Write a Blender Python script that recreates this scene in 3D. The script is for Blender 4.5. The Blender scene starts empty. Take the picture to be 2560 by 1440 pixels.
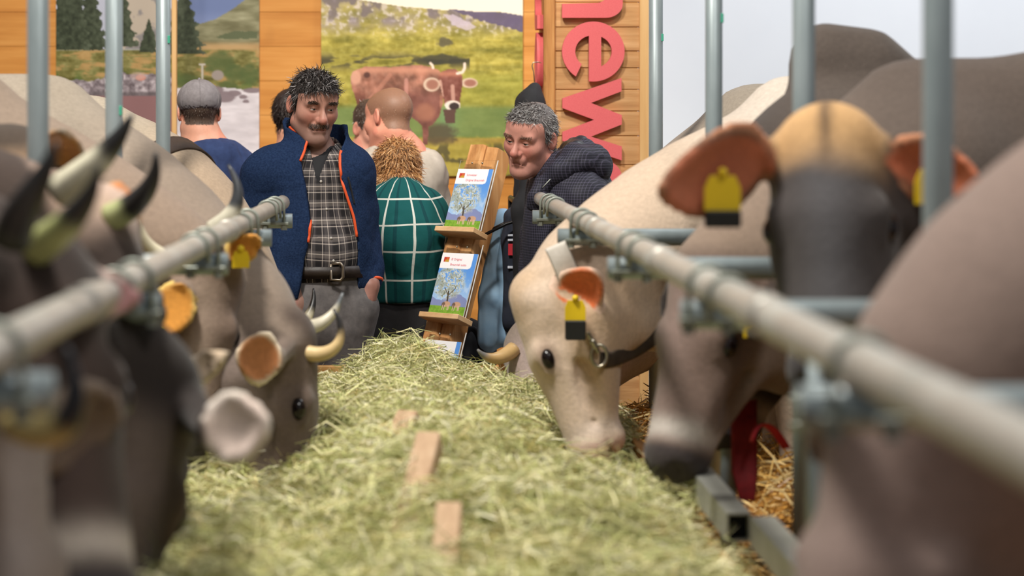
import bpy, math, random
import numpy as np
from mathutils import Vector, Matrix

random.seed(7); RNG = np.random.default_rng(11)
sc = bpy.context.scene
COL = sc.collection

# ------------------------------------------------------------------ camera, world, lamps, exposure
CZ = 1.56; FPX = 5000.0; VPU, VPV = 1038.0, 335.0      # lens centre line runs straight down the feed aisle
def P(u, v, Y):
    return np.array([(u-VPU)*Y/FPX, Y, CZ-(v-VPV)*Y/FPX])
cam = bpy.data.cameras.new('camera'); cam.sensor_width = 36.0
cam.lens = FPX/2560*36.0
cam.shift_x = (1280-VPU)/2560; cam.shift_y = -(720-VPV)/2560
cam.clip_start = 0.05; cam.clip_end = 100
cam.dof.use_dof = True; cam.dof.focus_distance = 7.05; cam.dof.aperture_fstop = 2.5
cam_o = bpy.data.objects.new('camera', cam); COL.objects.link(cam_o)
cam_o.location = (0, 0, CZ); cam_o.rotation_euler = (math.pi/2, 0, 0)
sc.camera = cam_o

def lin(c):
    c = np.asarray(c, float)/255.0
    return np.where(c <= 0.04045, c/12.92, ((c+0.055)/1.055)**2.4)

w = bpy.data.worlds.new('hall_light'); sc.world = w; w.use_nodes = True
bg = w.node_tree.nodes['Background']
bg.inputs['Color'].default_value = (0.93, 0.965, 1.0, 1); bg.inputs['Strength'].default_value = 0.20

def lamp(name, loc, target, size, power, color=(1, .96, .9)):
    l = bpy.data.lights.new(name, 'AREA'); l.shape = 'DISK'; l.size = size; l.energy = power; l.color = color
    o = bpy.data.objects.new(name, l); COL.objects.link(o); o.location = loc
    o.rotation_euler = (Vector(target)-Vector(loc)).to_track_quat('-Z', 'Y').to_euler()
lamp('hall_lamp_aisle', (-1.3, 3.6, 5.6), (0.2, 4.8, .9), 0.7, 300, (1, .95, .87))
lamp('hall_lamp_front', (1.6, 1.2, 5.6), (0.2, 4.2, .9), 1.2, 95, (1, .97, .93))
def spot(name, loc, target, power, cone, color):
    l = bpy.data.lights.new(name, 'SPOT'); l.energy = power; l.spot_size = math.radians(cone); l.spot_blend = .6; l.shadow_soft_size = .12; l.color = color
    o = bpy.data.objects.new(name, l); COL.objects.link(o); o.location = loc
    o.rotation_euler = (Vector(target)-Vector(loc)).to_track_quat('-Z', 'Y').to_euler()
spot('stand_spot_sign', (0.9, 5.6, 4.6), (0.62, 8.3, 1.75), 270, 44, (1, .9, .78))
spot('stand_spot_posters', (-1.0, 5.6, 4.8), (-0.65, 9.5, 1.75), 420, 46, (1, .92, .8))
lamp('wall_wash', (3.2, 8.0, 5.2), (3.0, 11.0, 1.8), 1.6, 150, (.93, .96, 1))
sc.view_settings.view_transform = 'Standard'; sc.view_settings.look = 'None'
sc.view_settings.gamma = 1.0; sc.view_settings.use_curve_mapping = False
sc.view_settings.exposure = 0.12

# ------------------------------------------------------------------ materials
def new_mat(name):
    m = bpy.data.materials.new(name); m.use_nodes = True
    return m, m.node_tree.nodes, m.node_tree.links, m.node_tree.nodes['Principled BSDF']
def rgba(c): return (*[float(x) for x in lin(c)], 1.0)
def noise(N, L, scale, detail=4, vec=None, rough=.6, coord='Object', stretch=None):
    t = N.new('ShaderNodeTexNoise'); t.inputs['Scale'].default_value = scale
    t.inputs['Detail'].default_value = detail; t.inputs['Roughness'].default_value = rough
    tc = N.new('ShaderNodeTexCoord'); out = tc.outputs[coord]
    if stretch:
        mp = N.new('ShaderNodeMapping'); mp.inputs['Scale'].default_value = stretch
        L.new(out, mp.inputs['Vector']); out = mp.outputs['Vector']
    L.new(out, t.inputs['Vector']); return t
def ramp(N, stops, interp='LINEAR'):
    r = N.new('ShaderNodeValToRGB'); r.color_ramp.interpolation = interp
    e = r.color_ramp.elements
    while len(e) < len(stops): e.new(0.5)
    for el, (p, c) in zip(e, stops): el.position = p; el.color = rgba(c)
    return r
def bump(N, L, bsdf, src, strength=.3, dist=.01):
    b = N.new('ShaderNodeBump'); b.inputs['Strength'].default_value = strength; b.inputs['Distance'].default_value = dist
    L.new(src, b.inputs['Height']); L.new(b.outputs['Normal'], bsdf.inputs['Normal'])
def mat_noise(name, c1, c2, scale=8, rough=.6, metal=0.0, stretch=None, bs=.2, bd=.005, detail=5, c3=None, spec=.5):
    m, N, L, b = new_mat(name)
    t = noise(N, L, scale, detail, stretch=stretch)
    st = [(.3, c1), (.68, c2)] if c3 is None else [(.28, c1), (.5, c3), (.7, c2)]
    r = ramp(N, st); L.new(t.outputs['Fac'], r.inputs['Fac']); L.new(r.outputs['Color'], b.inputs['Base Color'])
    b.inputs['Roughness'].default_value = rough; b.inputs['Metallic'].default_value = metal
    b.inputs['Specular IOR Level'].default_value = spec
    if bs: bump(N, L, b, t.outputs['Fac'], bs, bd)
    return m
def mat_wood(name, c1, c2, c3, axis='x', scale=3.0, rough=.6, bs=.3, dark=(90, 55, 25)):
    m, N, L, b = new_mat(name)
    s = {'x': (.12, 1.6, 1.6), 'y': (1.6, .12, 1.6), 'z': (1.6, 1.6, .12)}[axis]
    t = noise(N, L, scale*6, 6, stretch=s); r = ramp(N, [(.25, c1), (.5, c2), (.75, c3)])
    L.new(t.outputs['Fac'], r.inputs['Fac'])
    k = noise(N, L, scale*1.1, 2, stretch=(1, 1, 1)); kr = ramp(N, [(.2, dark), (.34, (255, 255, 255))])
    L.new(k.outputs['Fac'], kr.inputs['Fac'])
    mx = N.new('ShaderNodeMix'); mx.data_type = 'RGBA'; mx.blend_type = 'MULTIPLY'; mx.inputs[0].default_value = .55
    L.new(r.outputs['Color'], mx.inputs[6]); L.new(kr.outputs['Color'], mx.inputs[7])
    oi = N.new('ShaderNodeObjectInfo'); hs = N.new('ShaderNodeHueSaturation')
    mr = N.new('ShaderNodeMapRange'); mr.inputs['To Min'].default_value = .93; mr.inputs['To Max'].default_value = 1.06
    L.new(oi.outputs['Random'], mr.inputs['Value']); L.new(mr.outputs['Result'], hs.inputs['Value'])
    L.new(mx.outputs[2], hs.inputs['Color']); L.new(hs.outputs['Color'], b.inputs['Base Color'])
    b.inputs['Roughness'].default_value = rough; b.inputs['Specular IOR Level'].default_value = .3
    bump(N, L, b, t.outputs['Fac'], bs, .004)
    return m
def mat_attr(name, rough=.8, nscale=60, namt=.25, bs=.25, bd=.003, stretch=None, spec=.25, sss=0, sheen=0, trans=0):
    """colour from the vertex attribute Col, broken up by fine noise"""
    m, N, L, b = new_mat(name)
    a = N.new('ShaderNodeAttribute'); a.attribute_name = 'Col'
    t = noise(N, L, nscale, 5, stretch=stretch)
    mr = N.new('ShaderNodeMapRange'); mr.inputs['From Min'].default_value = .25; mr.inputs['From Max'].default_value = .75
    mr.inputs['To Min'].default_value = 1-namt; mr.inputs['To Max'].default_value = 1+namt
    L.new(t.outputs['Fac'], mr.inputs['Value'])
    hs = N.new('ShaderNodeHueSaturation'); L.new(mr.outputs['Result'], hs.inputs['Value']); L.new(a.outputs['Color'], hs.inputs['Color'])
    L.new(hs.outputs['Color'], b.inputs['Base Color'])
    b.inputs['Roughness'].default_value = rough; b.inputs['Specular IOR Level'].default_value = spec
    if sss:
        b.inputs['Subsurface Weight'].default_value = sss; b.inputs['Subsurface Radius'].default_value = (.012, .005, .003)
        b.inputs['Subsurface Scale'].default_value = .6
    if sheen: b.inputs['Sheen Weight'].default_value = sheen
    if trans: b.inputs['Transmission Weight'].default_value = trans
    if bs: bump(N, L, b, t.outputs['Fac'], bs, bd)
    return m
def mat_plain(name, c, rough=.5, metal=0, spec=.5):
    m, N, L, b = new_mat(name)
    b.inputs['Base Color'].default_value = rgba(c); b.inputs['Roughness'].default_value = rough
    b.inputs['Metallic'].default_value = metal; b.inputs['Specular IOR Level'].default_value = spec
    return m
def mat_plaid(name, per, sst, tst, mode='MIX', fac=.5, rough=.85, bs=.15, off=(0, 0), nwarp=.0):
    """woven check from attribute st (metres across, metres up)"""
    m, N, L, b = new_mat(name)
    a = N.new('ShaderNodeAttribute'); a.attribute_name = 'st'
    sep = N.new('ShaderNodeSeparateXYZ'); L.new(a.outputs['Vector'], sep.inputs[0])
    outs = []
    for i, st in enumerate((sst, tst)):
        ad = N.new('ShaderNodeMath'); ad.operation = 'ADD'; ad.inputs[1].default_value = off[i]+10*per[i]
        dv = N.new('ShaderNodeMath'); dv.operation = 'DIVIDE'; dv.inputs[1].default_value = per[i]
        fr = N.new('ShaderNodeMath'); fr.operation = 'FRACT'
        L.new(sep.outputs[i], ad.inputs[0]); L.new(ad.outputs[0], dv.inputs[0]); L.new(dv.outputs[0], fr.inputs[0])
        r = ramp(N, st, 'CONSTANT'); L.new(fr.outputs[0], r.inputs['Fac']); outs.append(r)
    mx = N.new('ShaderNodeMix'); mx.data_type = 'RGBA'; mx.blend_type = mode; mx.inputs[0].default_value = fac
    L.new(outs[0].outputs['Color'], mx.inputs[6]); L.new(outs[1].outputs['Color'], mx.inputs[7])
    L.new(mx.outputs[2], b.inputs['Base Color'])
    b.inputs['Roughness'].default_value = rough; b.inputs['Specular IOR Level'].default_value = .2
    t = noise(N, L, 40, 4); bump(N, L, b, t.outputs['Fac'], bs, .01)
    return m

# ------------------------------------------------------------------ objects
WO = {}   # world origin of every object (objects carry no rotation, so world = origin + local)
def tag(o, label=None, cat=None, group=None, kind=None):
    if label: o['label'] = label
    if cat: o['category'] = cat
    if group: o['group'] = group
    if kind: o['kind'] = kind
    return o
def empty(name, loc):
    o = bpy.data.objects.new(name, None); COL.objects.link(o); o.location = [float(x) for x in loc]
    o.empty_display_size = .1; WO[o] = np.array(loc, float); return o
def raw_mesh(name, V, Fc, mat, smooth=True, cols=None, st=None):
    V = np.asarray(V, np.float32); me = bpy.data.meshes.new(name)
    if isinstance(Fc, np.ndarray):
        n, k = Fc.shape
        me.vertices.add(len(V)); me.vertices.foreach_set('co', V.ravel())
        me.loops.add(n*k); me.loops.foreach_set('vertex_index', Fc.astype(np.int32).ravel())
        me.polygons.add(n); me.polygons.foreach_set('loop_start', np.arange(0, n*k, k, dtype=np.int32))
        me.update(calc_edges=True); me.validate()
    else:
        me.from_pydata(V.tolist(), [], Fc); me.update()
    if len(me.polygons): me.polygons.foreach_set('use_smooth', np.full(len(me.polygons), smooth, dtype=bool))
    if cols is not None:
        at = me.color_attributes.new('Col', 'FLOAT_COLOR', 'POINT')
        c4 = np.ones((len(V), 4), np.float32); c4[:, :3] = cols; at.data.foreach_set('color', c4.ravel())
    if st is not None:
        at = me.attributes.new('st', 'FLOAT_VECTOR', 'POINT')
        s3 = np.zeros((len(V), 3), np.float32); s3[:, :2] = st; at.data.foreach_set('vector', s3.ravel())
    me.materials.append(mat); return me
def mesh(name, V, Fc, mat, parent=None, smooth=True, cols=None, st=None, origin=None):
    """V in world metres; becomes a child of parent or a top-level object with its origin at its base"""
    V = np.asarray(V, float)
    if parent is not None: o0 = WO[parent]
    elif origin is not None: o0 = np.array(origin, float)
    else: o0 = np.array([(V[:, 0].min()+V[:, 0].max())/2, (V[:, 1].min()+V[:, 1].max())/2, V[:, 2].min()])
    o = bpy.data.objects.new(name, raw_mesh(name, V-o0, Fc, mat, smooth, cols, st)); COL.objects.link(o)
    if parent is not None: o.parent = parent
    else: o.location = o0
    WO[o] = o0; return o
def link_copy(src, name, loc, parent=None, rot=None):
    o = bpy.data.objects.new(name, src); COL.objects.link(o)
    if parent is not None: o.parent = parent; o.location = np.array(loc)-WO[parent]
    else: o.location = loc
    WO[o] = np.array(loc, float)
    if rot: o.rotation_euler = rot
    return o
def frame(z, xh=(1, 0, 0)):
    z = np.asarray(z, float); z = z/np.linalg.norm(z); x = np.asarray(xh, float); x = x-z*(x@z)
    if np.linalg.norm(x) < 1e-4: x = np.array([0, 1., 0])-z*z[1]
    x /= np.linalg.norm(x); return x, np.cross(z, x), z
def unit(v): v = np.asarray(v, float); return v/np.linalg.norm(v)
BOXF = [(0, 2, 3, 1), (4, 5, 7, 6), (0, 1, 5, 4), (2, 6, 7, 3), (0, 4, 6, 2), (1, 3, 7, 5)]
def boxv(c, h, ax=None):
    """8 corners; h half sizes; ax = 3 axes"""
    ax = np.eye(3) if ax is None else np.array(ax, float); c = np.array(c, float)
    return np.array([c+sx*h[0]*ax[0]+sy*h[1]*ax[1]+sz*h[2]*ax[2] for sx in (-1, 1) for sy in (-1, 1) for sz in (-1, 1)])
def cbox(c, h, ax=None, ch=.004):
    """chamfered box verts, faces"""
    ax = np.eye(3) if ax is None else np.array(ax, float); c = np.array(c, float); V = []; idx = {}
    for sx in (-1, 1):
        for sy in (-1, 1):
            for sz in (-1, 1):
                s = (sx, sy, sz)
                for k in range(3):
                    q = np.array([s[j]*(h[j]-(0 if j == k else ch)) for j in range(3)])
                    idx[(s, k)] = len(V); V.append(c+q@ax)
    Fs = []
    for k in range(3):
        a, b = [j for j in range(3) if j != k]
        for sg in (-1, 1):
            q = []
            for (p, r) in ((-1, -1), (1, -1), (1, 1), (-1, 1)):
                s = [0, 0, 0]; s[k] = sg; s[a] = p; s[b] = r; q.append(idx[(tuple(s), k)])
            Fs.append(q)
    for k in range(3):
        a, b = [j for j in range(3) if j != k]
        for p in (-1, 1):
            for r in (-1, 1):
                s0 = [0]*3; s1 = [0]*3; s0[k] = -1; s1[k] = 1; s0[a] = s1[a] = p; s0[b] = s1[b] = r
                Fs.append([idx[(tuple(s0), a)], idx[(tuple(s1), a)], idx[(tuple(s1), b)], idx[(tuple(s0), b)]])
    for s in [(x, y, z) for x in (-1, 1) for y in (-1, 1) for z in (-1, 1)]: Fs.append([idx[(s, 0)], idx[(s, 1)], idx[(s, 2)]])
    V = np.array(V); out = []
    for f in Fs:
        n = np.cross(V[f[1]]-V[f[0]], V[f[2]]-V[f[0]]); m = V[f].mean(0)-c
        out.append(f if n@m > 0 else f[::-1])
    return V, out
def box(name, c, h, mat, parent=None, ax=None, ch=.003): 
    V, Fs = cbox(c, h, ax, ch); return mesh(name, V, Fs, mat, parent, smooth=False)
def tube(pts, r, n=12, caps=True, flat=1.0, up=None):
    """tapered tube along pts, r scalar or list; flat squeezes the second axis"""
    pts = np.array(pts, float); m = len(pts); r = np.full(m, r) if np.isscalar(r) else np.array(r, float)
    T = np.gradient(pts, axis=0); T /= np.linalg.norm(T, axis=1)[:, None]
    x = np.array(up if up is not None else ((0, 0, 1) if abs(T[0][2]) < .9 else (1, 0, 0)), float)
    V = []; 
    for i in range(m):
        x = x-T[i]*(x@T[i]); x /= np.linalg.norm(x); y = np.cross(T[i], x)
        a = np.linspace(0, 2*np.pi, n, endpoint=False)
        V.append(pts[i]+r[i]*(np.cos(a)[:, None]*x+flat*np.sin(a)[:, None]*y))
    V = np.concatenate(V); Fs = []
    for i in range(m-1):
        for j in range(n):
            k = (j+1) % n; Fs.append([i*n+j, i*n+k, (i+1)*n+k, (i+1)*n+j])
    if caps:
        Fs.append(list(range(n))[::-1]); Fs.append([(m-1)*n+j for j in range(n)])
    return V, Fs
def join(parts):
    V = []; Fs = []; o = 0
    for v, f in parts:
        V.append(v); Fs += [[i+o for i in q] for q in f]; o += len(v)
    return np.concatenate(V), Fs
def sphere(c, r, nu=16, nv=10, ax=None):
    ax = np.eye(3) if ax is None else np.array(ax); r = np.array([r]*3 if np.isscalar(r) else r, float); V = []; Fs = []
    for i in range(nv+1):
        th = np.pi*i/nv
        for j in range(nu):
            ph = 2*np.pi*j/nu; V.append(np.array([np.sin(th)*np.cos(ph), np.sin(th)*np.sin(ph), np.cos(th)])*r)
    for i in range(nv):
        for j in range(nu):
            k = (j+1) % nu; Fs.append([i*nu+j, (i+1)*nu+j, (i+1)*nu+k, i*nu+k])
    return np.array(V)@ax+np.array(c), Fs
def bez(p0, p1, p2, p3, n=16):
    t = np.linspace(0, 1, n)[:, None]; p0, p1, p2, p3 = map(np.array, (p0, p1, p2, p3))
    return (1-t)**3*p0+3*(1-t)**2*t*p1+3*(1-t)*t*t*p2+t**3*p3
def poly_extrude(loops, depth, M, name):
    """flat outline(s) with holes -> solid; M maps (x,y,z)->world"""
    cu = bpy.data.curves.new(name, 'CURVE'); cu.dimensions = '2D'; cu.fill_mode = 'BOTH'; cu.extrude = depth/2
    cu.bevel_depth = min(.0015, depth*.2)
    for lp in loops:
        s = cu.splines.new('POLY'); s.points.add(len(lp)-1); s.use_cyclic_u = True
        for p, q in zip(s.points, lp): p.co = (q[0], q[1], 0, 1)
    ob = bpy.data.objects.new(name, cu); me = bpy.data.meshes.new_from_object(ob)
    V = np.array([v.co[:] for v in me.vertices]); Fs = [list(p.vertices) for p in me.polygons]
    bpy.data.objects.remove(ob); bpy.data.curves.remove(cu); bpy.data.meshes.remove(me)
    return np.array([M(v) for v in V]), Fs
def text_mesh(txt, size, M, depth=.0006):
    cu = bpy.data.curves.new('text', 'FONT'); cu.body = txt; cu.size = size; cu.extrude = depth/2
    ob = bpy.data.objects.new('text', cu); me = bpy.data.meshes.new_from_object(ob)
    V = np.array([v.co[:] for v in me.vertices]); Fs = [list(p.vertices) for p in me.polygons]
    bpy.data.objects.remove(ob); bpy.data.curves.remove(cu); bpy.data.meshes.remove(me)
    return np.array([M(v) for v in V]), Fs

# ------------------------------------------------------------------ noise and distance fields
def _hash(i, j, k, s=0):
    h = (i.astype(np.int64)*374761393+j.astype(np.int64)*668265263+k.astype(np.int64)*2147483647+s*1274126177) & 0xFFFFFFFF
    h = ((h ^ (h >> 13))*1274126177) & 0xFFFFFFFF
    return ((h ^ (h >> 16)) & 0xFFFF)/65535.0
def vnoise(p, seed=0):
    p = np.asarray(p, float)
    if p.shape[1] == 2: p = np.column_stack([p, np.zeros(len(p))])
    i = np.floor(p).astype(np.int64); f = p-i; f = f*f*(3-2*f); r = 0
    for dx in (0, 1):
        for dy in (0, 1):
            for dz in (0, 1):
                wgt = (f[:, 0] if dx else 1-f[:, 0])*(f[:, 1] if dy else 1-f[:, 1])*(f[:, 2] if dz else 1-f[:, 2])
                r = r+wgt*_hash(i[:, 0]+dx, i[:, 1]+dy, i[:, 2]+dz, seed)
    return r
def fbm(p, oct=4, seed=0):
    p = np.asarray(p, float); a = .5; r = 0; t = 0
    for o in range(oct): r = r+a*vnoise(p*2**o+o*17.3, seed+o); t += a; a *= .5
    return r/t
def sstep(x, a, b):
    t = np.clip((x-a)/(b-a), 0, 1); return t*t*(3-2*t)
def rcone(a, b, r1, r2):
    a = np.array(a, np.float32); b = np.array(b, np.float32); ba = b-a; bb = max(float(ba@ba), 1e-9)
    def f(p):
        pa = p-a; t = np.clip(pa@ba/bb, 0, 1); return np.linalg.norm(pa-t[:, None]*ba, axis=1)-(r1+(r2-r1)*t)
    f.pts = [(a, r1), (b, r2)]; return f
def ball(c, r): return rcone(c, c, r, r)
def ell(c, r, ax=None):
    c = np.array(c, np.float32); r = np.array(r, np.float32); A = None if ax is None else np.array(ax, np.float32).T
    def f(p):
        q = p-c
        if A is not None: q = q@A
        k0 = np.linalg.norm(q/r, axis=1); k1 = np.linalg.norm(q/(r*r), axis=1)+1e-9
        return k0*(k0-1)/k1
    f.pts = [(c, float(r.max()))]; return f
def local(O, A, fs, sc_=(1, 1, 1)):
    """field evaluated in frame A (rows = axes) at O, lateral scales sc_"""
    O = np.array(O, np.float32); A = np.array(A, np.float32); s = np.array(sc_, np.float32)
    def f(p): return fs(((p-O)@A.T)/s)*float(s.min()*.5+.5)
    f.pts = [(O+(np.array(c)*s)@A, r*float(max(s))) for c, r in fs.pts]; return f
class Field:
    def __init__(self): self.ops = []
    def add(self, f, k=.03): self.ops.append(('u', f, k)); return self
    def sub(self, f, k=.01): self.ops.append(('s', f, k)); return self
    def _op(self, op, d, e, k):
        if op == 'u':
            h = np.clip(.5+.5*(e-d)/k, 0, 1); return e*(1-h)+d*h-k*h*(1-h)
        e = -e; return np.maximum(d, e)+k*.25*np.clip(1-np.abs(d-e)/k, 0, 1)**2
    def __call__(self, p):
        d = np.full(len(p), 9.0, np.float32)
        for op, f, k in self.ops: d = self._op(op, d, f(p), k)
        return d
    def coarse(self, p, R):
        """values at block centres, and per op the blocks it can reach"""
        d = np.full(len(p), 9.0, np.float32); es = []
        for op, f, k in self.ops: e = f(p); es.append(e); d = self._op(op, d, e, k)
        return d, [e < ((d+2.6*R+1.6*k+.02) if op == 'u' else (2.6*R+1.6*k+.02)) for e, (op, f, k) in zip(es, self.ops)]
    def sparse(self, p, b, masks):
        d = np.full(len(p), 9.0, np.float32)
        for (op, f, k), mk in zip(self.ops, masks):
            i = np.flatnonzero(mk[b])
            if len(i): d[i] = self._op(op, d[i], f(p[i]), k)
        return d
    @property
    def pts(self): return [q for op, f, k in self.ops if op == 'u' for q in f.pts]
    def bounds(self, m=.02):
        lo = np.min([c-r for c, r in self.pts], axis=0)-m; hi = np.max([c+r for c, r in self.pts], axis=0)+m
        return lo, hi
def axis_grid(lo, hi, flo=None, fhi=None, h=.01, H=.02):
    if flo is None: return np.arange(lo, hi+h, h, dtype=np.float32)
    x = [lo]
    while x[-1] < hi:
        c = x[-1]; dist = max(flo-c, c-fhi, 0.0)
        x.append(c+min(H, h+dist*.18))
    return np.array(x, np.float32)
def polygonize(f, xs, ys, zs, B=6):
    nx, ny, nz = len(xs), len(ys), len(zs); V = np.ones((nx, ny, nz), np.float32)
    def blk(a):
        s = list(range(0, len(a), B)); return [(i, min(i+B, len(a))) for i in s]
    bx, by, bz = blk(xs), blk(ys), blk(zs)
    cx = np.array([(xs[a]+xs[b-1])/2 for a, b in bx]); hx = np.array([(xs[b-1]-xs[a])/2 for a, b in bx])
    cy = np.array([(ys[a]+ys[b-1])/2 for a, b in by]); hy = np.array([(ys[b-1]-ys[a])/2 for a, b in by])
    cz = np.array([(zs[a]+zs[b-1])/2 for a, b in bz]); hz = np.array([(zs[b-1]-zs[a])/2 for a, b in bz])
    G = np.stack(np.meshgrid(cx, cy, cz, indexing='ij'), -1).reshape(-1, 3).astype(np.float32)
    R = np.sqrt(hx[:, None, None]**2+hy[None, :, None]**2+hz[None, None, :]**2).ravel()
    masks = None
    if isinstance(f, Field): d, masks = f.coarse(G, R)
    else: d = f(G)
    act = np.abs(d) < R*1.5+.02; neg = (d < 0) & ~act
    ids = np.stack(np.meshgrid(range(len(bx)), range(len(by)), range(len(bz)), indexing='ij'), -1).reshape(-1, 3)
    for i, j, k in ids[neg]: V[bx[i][0]:bx[i][1], by[j][0]:by[j][1], bz[k][0]:bz[k][1]] = -1
    ia = np.flatnonzero(act); ib = ids[ia]; r = np.arange(B); off = np.stack(np.meshgrid(r, r, r, indexing='ij'), -1).reshape(-1, 3)
    I = (ib[:, None, :]*B+off[None]).reshape(-1, 3); bid = np.repeat(ia, B**3)
    ok = (I[:, 0] < nx) & (I[:, 1] < ny) & (I[:, 2] < nz); I = I[ok]; bid = bid[ok]
    for s in range(0, len(I), 400000):
        q = I[s:s+400000]; pp = np.column_stack([xs[q[:, 0]], ys[q[:, 1]], zs[q[:, 2]]]).astype(np.float32)
        V[q[:, 0], q[:, 1], q[:, 2]] = f(pp) if masks is None else f.sparse(pp, bid[s:s+400000], masks)
    ins = V < 0; cnt = np.zeros((nx-1, ny-1, nz-1), np.int8)
    for a in (0, 1):
        for b in (0, 1):
            for c in (0, 1): cnt += ins[a:nx-1+a, b:ny-1+b, c:nz-1+c]
    C = np.argwhere((cnt > 0) & (cnt < 8)); M = len(C); idx = np.full((nx-1, ny-1, nz-1), -1, np.int32)
    idx[C[:, 0], C[:, 1], C[:, 2]] = np.arange(M)
    acc = np.zeros((M, 3)); n = np.zeros(M)
    cor = [(a, b, c) for a in (0, 1) for b in (0, 1) for c in (0, 1)]
    val = {q: V[C[:, 0]+q[0], C[:, 1]+q[1], C[:, 2]+q[2]] for q in cor}
    for q in cor:
        for ax in range(3):
            if q[ax]: continue
            r = list(q); r[ax] = 1; r = tuple(r); a, b = val[q], val[r]; m = (a < 0) != (b < 0)
            t = np.where(m, a/np.where(m, a-b, 1), 0)
            p0 = np.column_stack([xs[C[:, 0]+q[0]], ys[C[:, 1]+q[1]], zs[C[:, 2]+q[2]]])
            p1 = np.column_stack([xs[C[:, 0]+r[0]], ys[C[:, 1]+r[1]], zs[C[:, 2]+r[2]]])
            acc[m] += (p0+(p1-p0)*t[:, None])[m]; n[m] += 1
    Vt = acc/n[:, None]; Q = []
    for ax in range(3):
        e1, e2 = (ax+1) % 3, (ax+2) % 3
        s0 = [slice(None)]*3; s1 = [slice(None)]*3; s0[ax] = slice(0, -1); s1[ax] = slice(1, None)
        a = ins[tuple(s0)]; b = ins[tuple(s1)]; E = np.argwhere(a != b); E = E[(E[:, e1] > 0) & (E[:, e2] > 0)]
        E = E[(E[:, e1] < V.shape[e1]-1) & (E[:, e2] < V.shape[e2]-1)]
        ou = a[E[:, 0], E[:, 1], E[:, 2]]
        def cell(d1, d2):
            c = E.copy(); c[:, e1] += d1; c[:, e2] += d2; return idx[c[:, 0], c[:, 1], c[:, 2]]
        q = np.column_stack([cell(-1, -1), cell(0, -1), cell(0, 0), cell(-1, 0)])
        q[~ou] = q[~ou][:, ::-1]; Q.append(q)
    Q = np.concatenate(Q); Q = Q[(Q >= 0).all(1)]
    return Vt, Q
def grad(f, p, e=.002):
    p = np.asarray(p, np.float32); g = np.zeros_like(p)
    for k in range(3):
        o = np.zeros(3, np.float32); o[k] = e; g[:, k] = f(p+o)-f(p-o)
    return g/(np.linalg.norm(g, axis=1)[:, None]+1e-9)
def project(f, p, it=6):
    p = np.asarray(p, np.float32).copy()
    for _ in range(it): p -= grad(f, p)*f(p)[:, None]
    return p
def march(f, o, d, n=60, tmax=2.0):
    """first hit of rays o+t*d with field f"""
    o = np.asarray(o, np.float32); d = np.asarray(d, np.float32); t = np.zeros(len(o), np.float32)
    for _ in range(n): t = np.minimum(t+f(o+d*t[:, None])*.8, tmax)
    return o+d*t[:, None]
def field_mesh(f, h=.01, m=.02, fine=None, H=None):
    lo, hi = f.bounds(m)
    if fine is None: g = [axis_grid(lo[k], hi[k], h=h) for k in range(3)]
    else: g = [axis_grid(lo[k], hi[k], fine[0][k], fine[1][k], h, H) for k in range(3)]
    return polygonize(f, *g)
# ================================================================== the hall: floor, walls
M_floor = mat_noise('concrete_floor', (120, 112, 104), (150, 142, 132), 3, .8)
M_white = mat_noise('white_wall', (226, 230, 237), (232, 236, 242), 1.2, .7, bs=.02)
M_honey = mat_wood('honey_wood', (186, 118, 48), (206, 140, 66), (222, 160, 86), 'x', 2.0, .5, .12)
M_rough = mat_wood('rough_sawn_wood', (164, 116, 72), (194, 148, 98), (214, 172, 124), 'x', 3.2, .75, .6)
M_roughv = mat_wood('rough_upright_wood', (150, 98, 54), (190, 134, 78), (216, 166, 106), 'z', 3.0, .75, .7)
M_pine = mat_wood('pale_pine', (206, 160, 112), (224, 182, 134), (234, 198, 154), 'x', 3.0, .55, .15)
M_lath = mat_wood('planed_lath', (204, 156, 98), (220, 176, 118), (230, 190, 136), 'z', 2.4, .6, .15)
M_beam = mat_wood('old_beam', (158, 104, 58), (204, 146, 90), (228, 178, 122), 'z', 2.6, .7, .8)
M_back = mat_plain('wall_batten', (96, 64, 36), .8)

fl = box('floor', (0, 6, -.05), (8, 8, .05), M_floor); tag(fl, kind='structure')
wr = box('wall_right', (4.2, 11.1, 2.2), (4.0, .06, 2.2), M_white); tag(wr, kind='structure')
WY = 9.6; WX0, WX1 = -2.7, .62
wb = box('wall_back', ((WX0+WX1)/2, WY+.06, 1.65), ((WX1-WX0)/2, .03, 1.65), M_back); tag(wb, kind='structure')
zz = 0.0
while zz < 3.25:
    hh = .165
    box('plank', ((WX0+WX1)/2, WY+.014, zz+hh/2), ((WX1-WX0)/2, .016, hh/2-.0006), M_honey, wb, ch=.0008); zz += hh

# ---- posters: flat prints, colour laid on a fine grid
def grid_print(name, uv0, uv1, nu, nv, Y, paint, mat, thick=.006, parent=None):
    us = np.linspace(uv0[0], uv1[0], nu); vs = np.linspace(uv0[1], uv1[1], nv)
    U, W = np.meshgrid(us, vs); U = U.ravel(); W = W.ravel(); col = lin(np.clip(paint(U, W), 0, 255))
    V = np.column_stack([(U-VPU)*Y/FPX, np.full(len(U), Y), CZ-(W-VPV)*Y/FPX])
    i = np.arange(nu*nv).reshape(nv, nu)
    Q = np.stack([i[:-1, :-1], i[1:, :-1], i[1:, 1:], i[:-1, 1:]], -1).reshape(-1, 4).tolist()
    # back sheet gives the panel its thickness
    c = [V[0], V[nu-1], V[-1], V[-nu]]; n0 = len(V)
    ext = np.array([q+np.array([0, t, 0]) for t in (0, thick) for q in c]); V = np.concatenate([V, ext])
    col = np.concatenate([col, np.full((8, 3), .6)])
    for a in range(4):
        b = (a+1) % 4; Q.append([n0+a, n0+b, n0+4+b, n0+4+a])
    Q.append([n0+4, n0+5, n0+6, n0+7])
    return mesh(name, V, Q, mat, parent, smooth=False, cols=col)
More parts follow.
